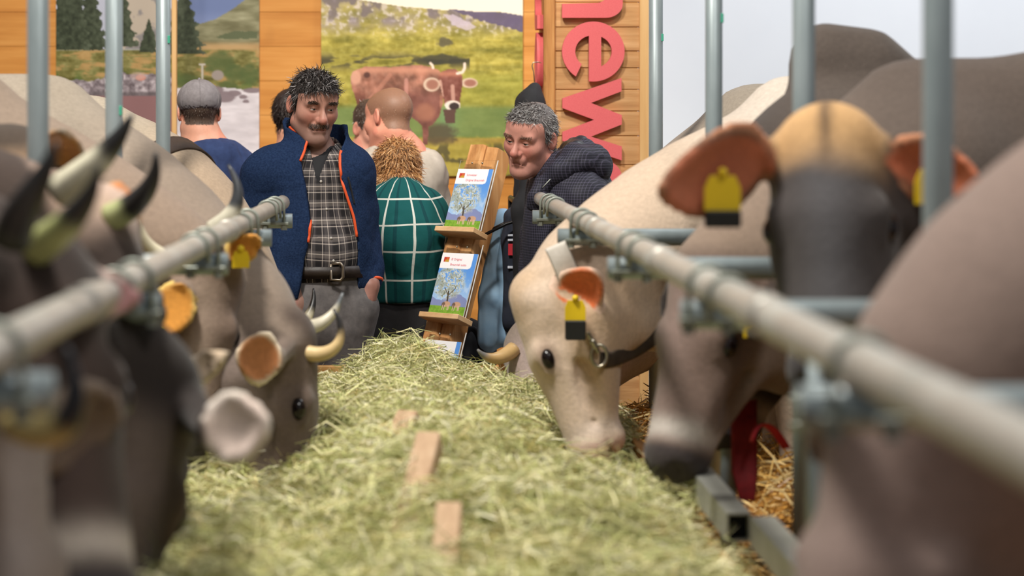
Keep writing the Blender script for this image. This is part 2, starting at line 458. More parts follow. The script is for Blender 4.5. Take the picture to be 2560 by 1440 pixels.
def inpoly(U, W, pts):
    pts = np.array(pts, float); r = np.zeros(len(U), bool); j = len(pts)-1
    for i in range(len(pts)):
        xi, yi = pts[i]; xj, yj = pts[j]
        m = ((yi > W) != (yj > W)) & (U < (xj-xi)*(W-yi)/(yj-yi+1e-9)+xi); r ^= m; j = i
    return r
def mixc(c, mask, col, a=1.0):
    m = (np.asarray(mask, float)*a)[:, None]; return c*(1-m)+np.array(col, float)*m
def elm(U, W, c, r, soft=.15): 
    return 1-sstep(((U-c[0])/r[0])**2+((W-c[1])/r[1])**2, 1-soft, 1+soft)
def line_m(U, W, pts, wd):
    m = np.zeros(len(U)); p = np.column_stack([U, W])
    for a, b in zip(pts[:-1], pts[1:]):
        a = np.array(a, float); b = np.array(b, float); t = np.clip((p-a)@(b-a)/((b-a)@(b-a)), 0, 1)
        m = np.maximum(m, 1-sstep(np.linalg.norm(p-a-t[:, None]*(b-a), axis=1), wd*.7, wd*1.2))
    return m
def paint_cow_poster(U, W):
    X = (U-800)*3.2; Y = W*3.2; q = np.column_stack([X, Y])
    n1 = fbm(q/90, 4, 1); n2 = fbm(q*[1/160, 1/45], 4, 5); n3 = fbm(q/28, 3, 9)
    c = np.zeros((len(U), 3))+np.array([160, 148, 62])
    c = c+(n2-.5)[:, None]*np.array([120, 104, 70])+(n3-.5)[:, None]*46
    rock = (1-sstep(Y, 150, 330))*np.clip(.35+1.5*(n1-.38), 0, 1); c = mixc(c, rock, [166, 150, 158], .85)
    c = mixc(c, sstep(n3, .55, .7)*(1-sstep(Y, 220, 320)), [212, 198, 200], .6)
    c = mixc(c, sstep(n1, .54, .62)*(1-sstep(Y, 100, 240)), [104, 92, 92], .7)
    c = mixc(c, inpoly(X, Y+30*(n3-.5), [(1020, 70), (1700, 110), (1700, 275), (1560, 235), (1430, 200), (1290, 165)]), [92, 80, 108], .9)
    c = mixc(c, inpoly(X+40*(n3-.5), Y+40*(n1-.5), [(980, 110), (1080, 130), (1250, 210), (1180, 250), (1060, 200)]), [196, 180, 190], .8)
    sh = sstep(n2, .5, .62)*np.exp(-((Y-490)/60)**2)*(X < 1200); c = mixc(c, sh, [62, 58, 40], .9)
    c = mixc(c, elm(X+60*(n3-.5), Y+50*(n1-.5), (990, 475), (190, 42), .5), [58, 56, 42], .85)
    c = mixc(c, elm(X+60*(n3-.5), Y+40*(n1-.5), (995, 330), (55, 36), .5), [78, 72, 58], .8)
    mid = sstep(Y, 540, 640)*(1-sstep(Y, 820, 870)); c = mixc(c, mid*sstep(X, 200, 300), [148, 152, 62], .45)
    lake = sstep(Y, 820, 880)*(1-sstep(Y+20*(n3-.5), 1085, 1110)); c = mixc(c, lake, [104, 128, 74], .8)
    c = mixc(c, lake*np.exp(-((X-1010)/80)**2), [112, 158, 116], .5)
    c = mixc(c, sstep(Y, 1100, 1115)*(1-sstep(Y, 1130, 1180)), [176, 140, 74], .55)
    fg = sstep(Y, 1120, 1180); c = mixc(c, fg, [170, 150, 66], .6)
    c = mixc(c, fg*sstep(n1, .52, .62), [72, 66, 44], .75)
    c = mixc(c, elm(X+80*(n3-.5), Y+60*(n1-.5), (960, 1070), (130, 85), .6), [84, 72, 54], .85)
    sky = inpoly(X, Y, [(300, -90), (340, 2), (640, 50), (860, 68), (1000, 82), (1060, 74), (1230, 92), (1420, 92), (1640, 128), (1720, 128), (1720, -90)])
    c = mixc(c, sky, [240, 230, 206])
    body = [(245, 610), (262, 575), (300, 556), (370, 530), (470, 532), (560, 538), (680, 526), (800, 520), (880, 535), (950, 560), (975, 600),
            (990, 700), (985, 820), (955, 930), (900, 1000), (868, 1012), (862, 1160), (826, 1160), (818, 1012), (770, 965), (690, 915), (560, 890), (430, 860),
            (372, 865), (352, 960), (340, 1040), (300, 1040), (283, 970), (300, 850), (275, 760), (250, 690)]
    b = inpoly(X, Y, body); cc = np.array([138, 92, 74])+(n1-.5)[:, None]*np.array([150, 106, 92])+(n3-.5)[:, None]*40
    cc = mixc(cc, np.exp(-((Y-560)/36)**2), [214, 150, 122], .75); cc = mixc(cc, elm(X, Y, (285, 620), (46, 60), .6), [224, 168, 142], .8)
    cc = mixc(cc, elm(X, Y, (375, 600), (26, 24), .6), [70, 40, 34], .8); cc = mixc(cc, sstep(Y, 660, 800)*(X > 560)*(X < 960), [112, 66, 60], .6)
    cc = mixc(cc, line_m(X, Y, [(690, 640), (690, 790)], 16), [208, 150, 136], .7); cc = mixc(cc, elm(X, Y, (840, 900), (80, 70), .7), [176, 118, 92], .7)
    cc = mixc(cc, (X < 360)*sstep(Y, 680, 820), [104, 56, 44], .7); cc = mixc(cc, line_m(X, Y, [(560, 600), (480, 700), (400, 790)], 18), [206, 142, 118], .5)
    m = b[:, None]; c = np.where(m, cc, c)
    for e, r in (((893, 676), (66, 56)), ((1196, 664), (66, 40))):
        c = mixc(c, elm(X, Y, e, r), [214, 188, 164]); c = mixc(c, elm(X, Y, (e[0]+6, e[1]), (r[0]*.74, r[1]*.72), .5), [160, 108, 90])
    hd = inpoly(X, Y, [(955, 600), (975, 572), (1030, 552), (1090, 556), (1140, 610), (1138, 690), (1122, 790), (1118, 860), (1080, 885), (1020, 880), (1000, 850), (978, 750), (955, 660)])
    hc = np.array([126, 74, 62])+(n3-.5)[:, None]*50; hc = mixc(hc, np.exp(-((Y-590)/26)**2), [196, 128, 102], .8)
    hc = mixc(hc, line_m(X, Y, [(1060, 690), (1066, 790)], 16), [206, 160, 142], .8); hc = mixc(hc, line_m(X, Y, [(962, 650), (978, 770)], 12), [214, 172, 152], .8)
    hc = mixc(hc, elm(X, Y, (1062, 850), (68, 46)), [236, 220, 206]); hc = mixc(hc, elm(X, Y, (1074, 850), (42, 30)), [58, 44, 42])
    c = np.where(hd[:, None], hc, c)
    c = mixc(c, line_m(X, Y, [(1098, 588), (1140, 578), (1158, 545), (1158, 510)], 11), [236, 214, 196])
    c = mixc(c, line_m(X, Y, [(905, 545), (898, 520), (884, 506)], 10), [236, 214, 196])
    bell = inpoly(X, Y, [(985, 878), (1086, 878), (1080, 985), (1004, 986)]); c = mixc(c, bell, [92, 66, 56])
    return c
def paint_river_poster(U, W):
    X = (U-130)*3.428; Y = W*3.428; q = np.column_stack([X, Y])
    n1 = fbm(q/110, 4, 21); n2 = fbm(q*[1/150, 1/40], 4, 25); n3 = fbm(q/26, 3, 29)
    c = np.zeros((len(U), 3))+np.array([176, 178, 192])
    c = mixc(c, (X > 1080)*1.0, [118, 132, 172]); c = mixc(c, sstep(X, 1100, 1300)*(1-sstep(Y, 60, 200)), [92, 108, 150], .6)
    mtn = inpoly(X, Y, [(600, -90), (900, -90), (1000, 60), (1100, 120), (1250, 200), (1290, 420), (600, 420)]); c = mixc(c, mtn, [178, 164, 148]); c = mixc(c, mtn*sstep(n1, .5, .6), [120, 116, 118], .8)
    hill = inpoly(X, Y, [(1230, 215), (1400, 165), (1560, 70), (1700, -40), (1900, -90), (1900, 480), (1230, 480)])
    hc = np.array([128, 124, 92])+(n2-.5)[:, None]*90; c = np.where(hill[:, None], hc, c)
    c = mixc(c, sstep(Y, 340, 400)*(1-sstep(Y, 430, 470))*(X > 1200), [196, 150, 96], .7)
    c = mixc(c, inpoly(X, Y+20*(n3-.5), [(1400, 320), (1560, 265), (1760, 270), (1760, 330), (1500, 335)]), [84, 92, 62], .9)
    g = sstep(Y, 415, 440); gc = np.array([122, 116, 62])+(n2-.5)[:, None]*110+(n3-.5)[:, None]*46
    c = c*(1-g[:, None])+gc*g[:, None]; c = mixc(c, g*sstep(n2, .56, .66), [190, 138, 84], .6)
    c = mixc(c, sstep(Y, 560, 680)*sstep(n1, .42, .56), [84, 104, 46], .75)
    for e, r in (((1440, 540), (130, 95)), ((1560, 620), (90, 70)), ((1180, 690), (110, 70)), ((1690, 640), (90, 90)), ((170, 790), (150, 60)), ((1500, 740), (80, 60))):
        c = mixc(c, elm(X+60*(n3-.5), Y+60*(n1-.5), e, r, .5), [78, 92, 46], .8)
    for xs_, w0, y0, y1 in ((110, 170, -500, 425), (330, 190, -260, 430), (600, 160, -180, 400), (830, 110, 150, 450), (1130, 210, -180, 465), (210, 150, -300, 430)):
        hw = w0*np.clip((Y-y0)/(y1-y0), 0, 1)*(.82+.5*(n3-.5)+.12*np.sin(Y/14.0))
        t = (np.abs(X-xs_) < hw) & (Y > y0) & (Y < y1+14*(n3-.5)); tc = np.array([50, 58, 38])+(n3-.5)[:, None]*60+(sstep(X-xs_, 0, w0)*26)[:, None]
        c = np.where(t[:, None], tc, c)
    st = sstep(Y+80*(n1-.5)-60*sstep(X, 500, 330)*-1-120*(1-sstep(X, 300, 520)), 610, 650)*(X < 1030); rc = np.array([142, 130, 134])+(n3-.5)[:, None]*150; c = np.where((st > .5)[:, None], rc, c)
    c = mixc(c, elm(X, Y, (760, 665), (44, 26), .4), [214, 128, 104], .9); c = mixc(c, elm(X, Y, (740, 650), (70, 34), .5), [196, 168, 160], .6)
    c = mixc(c, sstep(Y, 775, 800)*(X < 1030)*(X > 320), [92, 82, 84], .7); c = mixc(c, sstep(Y, 818, 826)*(X < 1030), [140, 100, 100], .95)
    wt = (X > 1030) & (Y > 760+40*(n1-.5)); wc = np.array([206, 198, 202])+(n2-.5)[:, None]*50; c = np.where(wt[:, None], wc, c)
    for e, r in (((1480, 830), (95, 48)), ((1640, 830), (36, 18)), ((1660, 868), (28, 16)), ((1390, 770), (80, 34)), ((1720, 775), (90, 22)), ((1560, 800), (60, 26))):
        c = mixc(c, elm(X+30*(n3-.5), Y, e, r, .3), [128, 112, 116], .95)
    c = mixc(c, elm(X, Y, (1420, 645), (52, 44), .3), [150, 138, 130]); c = mixc(c, line_m(X, Y, [(1287, 555), (1287, 685)], 8), [196, 188, 176])
    c = mixc(c, line_m(X, Y, [(1265, 552), (1308, 552)], 8), [196, 188, 176])
    return c
M_print = mat_attr('poster_print', .45, 300, .03, 0, spec=.35)
o = grid_print('landscape_poster', (803, -26), (1307, 440), 250, 232, WY-.02, paint_cow_poster, M_print)
tag(o, 'framed-size print of a brown horned cow with bell on alpine pasture', 'poster')
o = grid_print('landscape_poster', (140, -40), (648, 440), 250, 236, WY-.02, paint_river_poster, M_print)
tag(o, 'print of mountain river with fir trees behind man in grey cap', 'poster')
o = box('wooden_slat', P(436, 335, 8.9)+[0, 0, .1], (.0105, .02, 1.42), M_lath); tag(o, 'thin pale vertical wooden slat standing in front of the river poster', 'slat')
o.location.z = 0; 

# ---- the sign tower with red letters
M_red = mat_noise('red_letter_foam', (214, 92, 96), (222, 104, 106), 220, .7, bs=.25, bd=.001)
SY = 8.30; sign = empty('sign_board', P(1490, 335, SY)*[1, 1, 0]); tag(sign, 'rough plank sign tower with large red letters running downwards', 'sign')
vv = [-150, -62, 6, 68, 128, 170, 224, 278, 340, 412, 470, 545, 620, 700, 780, 860, 940, 1020, 1100, 1190, 1274]
for a, b in zip(vv[:-1], vv[1:]):
    p0 = P(1386, b, SY); p1 = P(1600, a, SY); jit = random.uniform(0, .004)
    box('plank', ((p0[0]+p1[0])/2, SY+.012+jit, (p0[2]+p1[2])/2), ((p1[0]-p0[0])/2, .012, (p1[2]-p0[2])/2-.0015), M_rough, sign, ch=.002)
p0 = P(1360, 1274, SY); p1 = P(1388, -150, SY)
box('post', ((p0[0]+p1[0])/2, SY+.02, (p0[2]+p1[2])/2), ((p1[0]-p0[0])/2, .034, (p1[2]-p0[2])/2), M_roughv, sign, ch=.006)
p0 = P(1598, 1274, SY); p1 = P(1622, -150, SY)
box('lath', ((p0[0]+p1[0])/2, SY+.01, (p0[2]+p1[2])/2), ((p1[0]-p0[0])/2, .026, (p1[2]-p0[2])/2), M_lath, sign, ch=.003)
xl = P(1362, 0, SY)[0]; xr = P(1620, 0, SY)[0]
box('side_panel', (xl+.012, SY+.22, 1.1), (.012, .16, 1.05), M_roughv, sign); box('back_panel', ((xl+xr)/2, SY+.385, 1.1), ((xr-xl)/2, .012, 1.05), M_honey, sign)
def arc(c, rx, ry, a0, a1, n=28):
    a = np.radians(np.linspace(a0, a1, n)); return [(c[0]+rx*np.cos(t), c[1]+ry*np.sin(t)) for t in a]
# outlines in (x across the board, y down the board), crop pixels
L_n = [[(190, 117)]+arc((470, 30), 108, 87, 90, 0, 10)+arc((470, -70), 108, 110, 0, -88, 12)+[(575, -165), (575, -245), (190, -245), (190, -155)]+
       [(400, -155)]+arc((405, -65), 88, 88, -80, 80, 16)+[(190, 28)]]
ec = (390, 333)
L_e = [arc(ec, 200, 192, 98, 98-276, 60)[0:1]+[]]
def pe(rx, ry, th): return (ec[0]+rx*math.cos(math.radians(th)), ec[1]+ry*math.sin(math.radians(th)))
outer = [(362, 525)]+[pe(200, 192, t) for t in np.linspace(97, -236, 70)]            # from the bar's foot round the right, top and left to the terminal
inner = [(315, 415)]+[pe(116, 104, t) for t in np.linspace(-232, -104, 30)]+[(362, 232)]
L_e = [outer+inner, [(440, 240)]+[pe(118, 104, t) for t in np.linspace(-62, 62, 30)]+[(440, 428)]]
L_w = [[(570, 503), (192, 632), (192, 695), (395, 770), (192, 848), (192, 905), (572, 1030), (572, 940), (375, 878), (572, 800), (572, 740), (375, 662), (570, 588)]]
cl = np.array([(265, 1050), (235, 1120), (240, 1200), (275, 1255), (325, 1262), (365, 1225), (395, 1150), (430, 1095), (480, 1080), (520, 1110), (535, 1170), (528, 1240), (505, 1300)], float)
cl = np.concatenate([bez(cl[i], cl[i]+(cl[i+1]-cl[max(i-1, 0)])/6, cl[i+1]-(cl[min(i+2, 12)]-cl[i])/6, cl[i+1], 6)[:-1] for i in range(12)]+[cl[-1:]])
tn = np.gradient(cl, axis=0); tn /= np.linalg.norm(tn, axis=1)[:, None]; nn = np.column_stack([-tn[:, 1], tn[:, 0]])*44
L_s = [np.concatenate([cl+nn, (cl-nn)[::-1]]).tolist()]
for lp in (L_n, L_e, L_w, L_s):
    def Mf(v): q = P(1330+v[0]/2.571, v[1]/2.571, SY); return [q[0], SY-.02+v[2], q[2]]
    V, Fs = poly_extrude([[(x, y) for x, y in l] for l in lp], .022, lambda v: Mf((v[0], v[1], v[2])), 'letter'); lt = mesh('letter', V, Fs, M_red, sign, smooth=False)
for lp, off in ((L_e, 55), (L_w, 45), (L_n, 60)):
    V, Fs = poly_extrude(lp, .024, lambda v: [xl-.013-v[2], SY+.08+(v[0]-190)/2.571*SY/FPX*.75, CZ-((v[1]+off)/2.571-VPV)*SY/FPX], 'letter'); mesh('letter', V, Fs, M_red, sign, smooth=False)

# ================================================================== platforms, trough, hay
ZP = .35
M_ply = mat_noise('stage_ply', (92, 74, 56), (124, 104, 80), 5, .85)
for s, nm in ((-1, 'left'), (1, 'right')):
    o = box('floor_stall_'+nm, (s*2.31, 4.0, ZP/2), (1.68, 3.35, ZP/2), M_ply); tag(o, kind='structure')
TEND = 6.78
trough = empty('feed_trough', (0, 4.5, 0)); tag(trough, 'long wooden feed trough filled with hay between the two rows of cows', 'trough')
M_tw = mat_wood('trough_board', (176, 122, 66), (204, 152, 92), (222, 178, 122), 'x', 2.5, .7, .4)
M_twy = mat_wood('trough_side_board', (176, 122, 66), (204, 152, 92), (222, 178, 122), 'y', 2.5, .7, .4)
box('end_board', (0, TEND, .56), (.60, .016, .215), M_tw, trough)
for s in (-1, 1):
    for z in (.38, .52, .66): box('side_board', (s*.605, 4.2, z), (.014, 2.57, .067), M_twy, trough)
box('bottom_board', (0, 4.2, .30), (.6, 2.57, .012), M_twy, trough)
box('trestle', (0, 6.2, .14), (.45, .04, .14), M_tw, trough); box('trestle', (0, 2.4, .14), (.45, .04, .14), M_tw, trough)
def gau(x, y, cx, cy, sx, sy): return np.exp(-((x-cx)/sx)**2-((y-cy)/sy)**2)
def hayz(x, y):
    q = np.column_stack([x, y])
    z = .775+.03*sstep(y, 6.5, 4.2)+.12*(fbm(q*3.6, 3, 3)-.5)+.11*(fbm(q*10, 2, 8)-.5)+.03*(fbm(q*30, 2, 12)-.5)
    z = z+.115*gau(x, y, -.025, 6.42, .17, .20)+.05*gau(x, y, .03, 4.3, .22, .5)+.035*gau(x, y, .12, 3.5, .25, .4)+.03*gau(x, y, 0, 5.4, .2, .5)
    z = z-.15*gau(x, y, .45, 5.15, .16, .25)-.07*gau(x, y, .40, 4.7, .14, .4)-.05*gau(x, y, .34, 5.75, .15, .3)-.12*gau(x, y, -.38, 4.75, .16, .4)-.05*gau(x, y, -.4, 4.2, .14, .4)-.07*gau(x, y, -.17, 3.75, .10, .5)-.05*gau(x, y, .5, 4.2, .12, .3)
    return z-.09*sstep(np.abs(x), .44, .6)-.10*sstep(y, 6.15, 6.6)*(1-.8*gau(x, y, -.025, 6.42, .2, .3))
gx = np.linspace(-.59, .59, 100); gy = np.linspace(2.4, TEND-.02, 360); GX, GY = np.meshgrid(gx, gy)
V = np.column_stack([GX.ravel(), GY.ravel(), hayz(GX.ravel(), GY.ravel())-.012]); i = np.arange(len(V)).reshape(360, 100)
Q = np.stack([i[:-1, :-1], i[:-1, 1:], i[1:, 1:], i[1:, :-1]], -1).reshape(-1, 4)
def ribbons(root, d, ln, wd, side, bend):
    """n bent ribbons of two quads"""
    n = len(root); p0 = root-d*ln[:, None]*.5; p1 = root+bend; p2 = root+d*ln[:, None]*.5+bend*.2
    s = side*wd[:, None]*.5; V = np.stack([p0-s*.6, p0+s*.6, p1-s, p1+s, p2-s*.4, p2+s*.4], 1).reshape(-1, 3)
    k = np.arange(n)[:, None]*6; return V, np.concatenate([k+[0, 1, 3, 2], k+[2, 3, 5, 4]], 1).reshape(-1, 4)
def blades(n, xs, ys, zf, pal, wts, lmin, lmax, wmin, wmax, lift=.02, steep=.35):
    q_ = np.column_stack([xs, ys]); an = fbm(q_*9, 2, 77)*14; d = RNG.normal(size=(n, 3))*.75+np.column_stack([np.cos(an), np.sin(an), np.zeros(n)])*.8; d[:, 2] *= steep; d /= np.linalg.norm(d, axis=1)[:, None]
    side = np.cross(d, RNG.normal(size=(n, 3))); side /= np.linalg.norm(side, axis=1)[:, None]
    ln = RNG.uniform(lmin, lmax, n)*RNG.uniform(.5, 1, n); wd = RNG.uniform(wmin, wmax, n)
    root = np.column_stack([xs, ys, zf(xs, ys)+np.abs(RNG.normal(size=n))*lift-.004])
    bend = RNG.normal(size=(n, 3))*ln[:, None]*.14; bend[:, 2] = np.abs(bend[:, 2])
    V, Q = ribbons(root, d, ln, wd, side, bend); ci = RNG.choice(len(pal), n, p=wts)
    c = lin(np.array(pal, float))[ci]*RNG.uniform(.6, 1.25, (n, 1)); return V, Q, np.repeat(c, 6, 0)
M_hay = mat_attr('hay_blades', .7, 30, .12, 0, spec=.3)
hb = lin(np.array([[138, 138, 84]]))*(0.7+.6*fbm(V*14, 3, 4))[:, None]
n = 138000
ys = 2.6+(TEND-.03-2.6)*RNG.uniform(0, 1, n)**.8; xs = RNG.uniform(-.605, .605, n)
HV, HQ, HC = blades(n, xs, ys, hayz, [(220, 218, 158), (196, 199, 134), (236, 228, 180), (250, 244, 212), (150, 156, 98), (224, 204, 144)], [.25, .22, .22, .13, .11, .07], .04, .15, .0014, .004, .02, .5)
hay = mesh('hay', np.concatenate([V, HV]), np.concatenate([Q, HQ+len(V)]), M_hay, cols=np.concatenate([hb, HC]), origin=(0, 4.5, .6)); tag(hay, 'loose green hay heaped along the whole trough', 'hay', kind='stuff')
# loose timber sticking out of the hay
M_stick = mat_wood('stick_wood', (168, 136, 106), (194, 162, 130), (210, 182, 152), 'y', 3.5, .75, .4)
for (u, v, Y, lx, ly, lz, yaw, pit, lab) in ((1042, 1232, 3.80, .024, .15, .024, -12, 33, 'short pale wooden board end sticking out of the middle of the hay'),
                                             (1112, 1425, 3.38, .022, .13, .024, -6, 40, 'nearest pale wooden board end poking up from hay at bottom edge'),
                                             (982, 1112, 4.50, .026, .10, .012, -28, 38, 'thin dark-sided board lying tilted in the hay, farthest of the three')):
    a, b = math.radians(yaw), math.radians(pit)
    ay = np.array([-math.sin(a)*math.cos(b), math.cos(a)*math.cos(b), math.sin(b)]); ax, az = unit(np.cross(ay, (0, 0, 1))), None; az = np.cross(ax, ay)
    tag(box('board_end', P(u, v, Y), (lx, ly, lz), M_stick, None, (ax, ay, az)), lab, 'board')

# straw bedding
def strawz(x, y):
    q = np.column_stack([x, y]); return ZP+.05+.10*fbm(q*3, 3, 40)+.34*gau(x, y, 1.22, 6.5, .5, .7)+.16*gau(x, y, 1.0, 5.2, .3, .6)
M_straw = mat_attr('straw_stalks', .45, 30, .15, 0, spec=.5)
SP = [(226, 186, 110), (202, 152, 70), (242, 216, 156), (178, 126, 52)]
for s, n, nm, lab in ((1, 15000, 'right', 'golden straw bedding under the cows on the right'), (-1, 5000, 'left', 'golden straw bedding under the cows on the left')):
    sx = np.linspace(.64, 2.6, 40); sy = np.linspace(1.2, 7.3, 90); SX, SYY = np.meshgrid(sx, sy); V = np.column_stack([SX.ravel()*s, SYY.ravel(), strawz(SX.ravel(), SYY.ravel())])
    i = np.arange(len(V)).reshape(90, 40); Q = np.stack([i[:-1, :-1], i[:-1, 1:], i[1:, 1:], i[1:, :-1]], -1).reshape(-1, 4)
    if s < 0: Q = Q[:, ::-1]
    xs = RNG.uniform(.66, 2.5, n) if s < 0 else .66+1.7*RNG.uniform(0, 1, n)**1.6; ys = RNG.uniform(2.0, 7.2, n)
    bv, bq, bc = blades(n, xs, ys, strawz, SP, [.35, .3, .2, .15], .10, .26, .004, .008, .03, .5)
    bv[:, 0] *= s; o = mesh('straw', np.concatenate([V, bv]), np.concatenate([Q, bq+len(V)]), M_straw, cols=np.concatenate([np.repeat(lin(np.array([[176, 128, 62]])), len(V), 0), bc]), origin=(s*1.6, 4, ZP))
    tag(o, lab, 'straw', kind='stuff')

# ================================================================== pipe barriers
M_post = mat_noise('galvanised_post', (128, 140, 142), (156, 166, 168), 9, .42, .3, (1, 1, .35), .1, .002)
M_rail = mat_noise('worn_galvanised_rail', (158, 160, 152), (196, 199, 192), 5, .42, .2, (1, 1, 1), .15, .002, c3=(176, 170, 160))
M_clamp = mat_noise('clamp_steel', (128, 134, 126), (164, 168, 158), 20, .45, .5)
M_green = mat_plain('green_sticker', (70, 170, 140), .5)
RX, RZ, PX, PZ, PR = .43, 1.338, .775, 1.2925, .0225
def loop_bolt(c, r, w, drop, n=14):
    """U-bolt over the rail in the plane across it"""
    a = np.linspace(0, np.pi, n); pts = [c+np.array([w*np.cos(t), 0, w*np.sin(t)]) for t in a]
    return np.array([pts[0]-[0, 0, drop]]+pts+[pts[-1]-[0, 0, drop]])
for s, ys, lab in ((-1, (2.07, 3.08, 4.11, 5.146, 6.15), 'galvanised pipe barrier with posts holding back the left row of cows'), (1, (1.95, 2.965, 3.99, 5.19, 6.44), 'galvanised pipe barrier with posts holding back the right row of cows')):
    B = empty('pipe_barrier', (s*.6, 4.2, ZP)); tag(B, lab, 'barrier'); yend = 6.48 if s < 0 else 6.86
    ry = np.linspace(.9, yend, 30); wob = lambda y: .0
    rp = np.column_stack([np.full(30, s*RX), ry, np.full(30, RZ)])
    V, Fs = tube(rp, .0235, 20, caps=True); mesh('rail', V, Fs, M_rail, B)
    for k, y in enumerate(ys):
        inn = (.375, .395, .385, .37, .378)[k]
        V, Fs = tube([(s*inn, y, PZ), (s*.5, y, PZ), (s*(PX+.0), y, PZ)], PR, 18); mesh('cross_pipe', V, Fs, M_post, B)
        V, Fs = tube([(s*PX, y, ZP), (s*PX, y, 1.4), (s*PX, y, 2.45)], PR, 18); po = mesh('post', V, Fs, M_post, B)
        zt = {4.11: 9, 5.146: 1.62, 6.15: 1.85, 6.44: 1.87, 5.19: 1.86}.get(y, 9)
        if zt < 5: 
            V, Fs = cbox((s*PX+.019, y-.0125, zt), (.004, .004, .012), None, .001); mesh('sticker', V, Fs, M_green, po, smooth=False)
        V, Fs = tube(loop_bolt(np.array([s*RX, y-.028, RZ]), .004, .0285, .072), .0042, 8); cl_ = mesh('clamp', V, Fs, M_clamp, B)
        for dx in (-.0285, .0285):
            V, Fs = tube([(s*RX+dx, y-.028, RZ-.058), (s*RX+dx, y-.028, RZ-.072)], .0095, 6); mesh('nut', V, Fs, M_clamp, cl_, smooth=False)
        V, Fs = cbox((s*RX, y-.028, RZ-.052), (.042, .012, .004), None, .001); mesh('saddle', V, Fs, M_clamp, cl_, smooth=False)
        if k > 0:
            for dy in ((-.22,) if k < 4 else (-.18, -.34)):
                V, Fs = tube(loop_bolt(np.array([s*RX, y+dy, RZ]), .004, .0275, .03), .004, 8); mesh('ring_bolt', V, Fs, M_clamp, B)
    for y in ((2.55, 4.55) if s < 0 else (2.4, 3.45, 4.7)):
        V, Fs = tube([(s*RX, y, RZ), (s*RX, y+.045, RZ), (s*RX, y+.09, RZ)], .0268, 20); mesh('sleeve', V, Fs, M_rail, B)
    if s > 0:   # upright under the third cross pipe with its clamp bolts
        V, Fs = tube([(.585, 2.93, .62), (.585, 2.93, 1.0), (.585, 2.93, 1.27)], .0125, 12); up = mesh('drop_post', V, Fs, M_post, B)
        for z in (1.175, 1.135):
            V, Fs = tube([(.545, 2.91, z), (.6, 2.91, z)], .0055, 8); mesh('bolt', V, Fs, M_clamp, up)
        V, Fs = cbox((.60, 2.93, 1.155), (.026, .022, .04), None, .004); mesh('bracket', V, Fs, M_post, up, smooth=False)
# steel box sections on the trough edge, red strap
M_box = mat_noise('grey_box_steel', (150, 150, 140), (186, 186, 178), 6, .5, .25)
M_dark = mat_plain('hollow_shade_black', (14, 14, 16), .9)
def boxtube(y0, y1, x, z, lab):
    hw, hh, t = .024, .028, .004; R = []
    for (hx, hz) in ((hw, hh), (hw-t, hh-t)):
        R.append([(x-hx, z-hz), (x+hx, z-hz), (x+hx, z+hz), (x-hx, z+hz)])
    V = [(px, y, pz) for y in (y0, y1) for r in R for px, pz in r]; Fs = []
    for j in range(4):
        k = (j+1) % 4; Fs += [[j, k, 8+k, 8+j], [4+j, 12+j, 12+k, 4+k], [j, 4+j, 4+k, k], [8+j, 8+k, 12+k, 12+j]]
    o = mesh('box_section', V, Fs, M_box, smooth=False); tag(o, lab, 'beam')
    V, Fs = cbox((x, y0+.03, z), (hw-t, .004, hh-t), None, .001); mesh('hollow_shade_plate', V, Fs, M_dark, o, smooth=False)  # black plate inside the open end stands in for the hollow's shade
boxtube(3.86, 4.46, .625, .80, 'grey steel box section with open black end on the right trough edge')
boxtube(2.7, 3.83, .665, .80, 'nearer grey steel box section on the right trough edge')
M_strap = mat_noise('red_webbing', (120, 18, 24), (150, 26, 32), 60, .7)
pts = [P(1858, 1000, 4.55), P(1860, 1090, 4.55), P(1862, 1180, 4.55), P(1868, 1250, 4.5)]
V, Fs = tube(pts, [.032, .03, .03, .018], 10, flat=.12, up=(1, 0, 0)); stp = mesh('tie_strap', V, Fs, M_strap); tag(stp, 'dark red webbing strap hanging beside straw on the right', 'strap')
M_strapl = mat_plain('bright_red_webbing', (214, 44, 60), .6)
V, Fs = tube(bez(P(1878, 1105, 4.5), P(1890, 1050, 4.5), P(1920, 1040, 4.52), P(1965, 1120, 4.56), 12), [.018]*5+[.012]*7, 8, flat=.2, up=(0, 1, 0)); mesh('loop', V, Fs, M_strapl, stp)
V, Fs = tube([P(1820, 900, 4.7), P(1820, 1020, 4.7), P(1822, 1620, 4.7)], .019, 12); o = mesh('short_post', V, Fs, M_post); o.location.z += 0; tag(o, 'grey upright post behind the red strap', 'post')
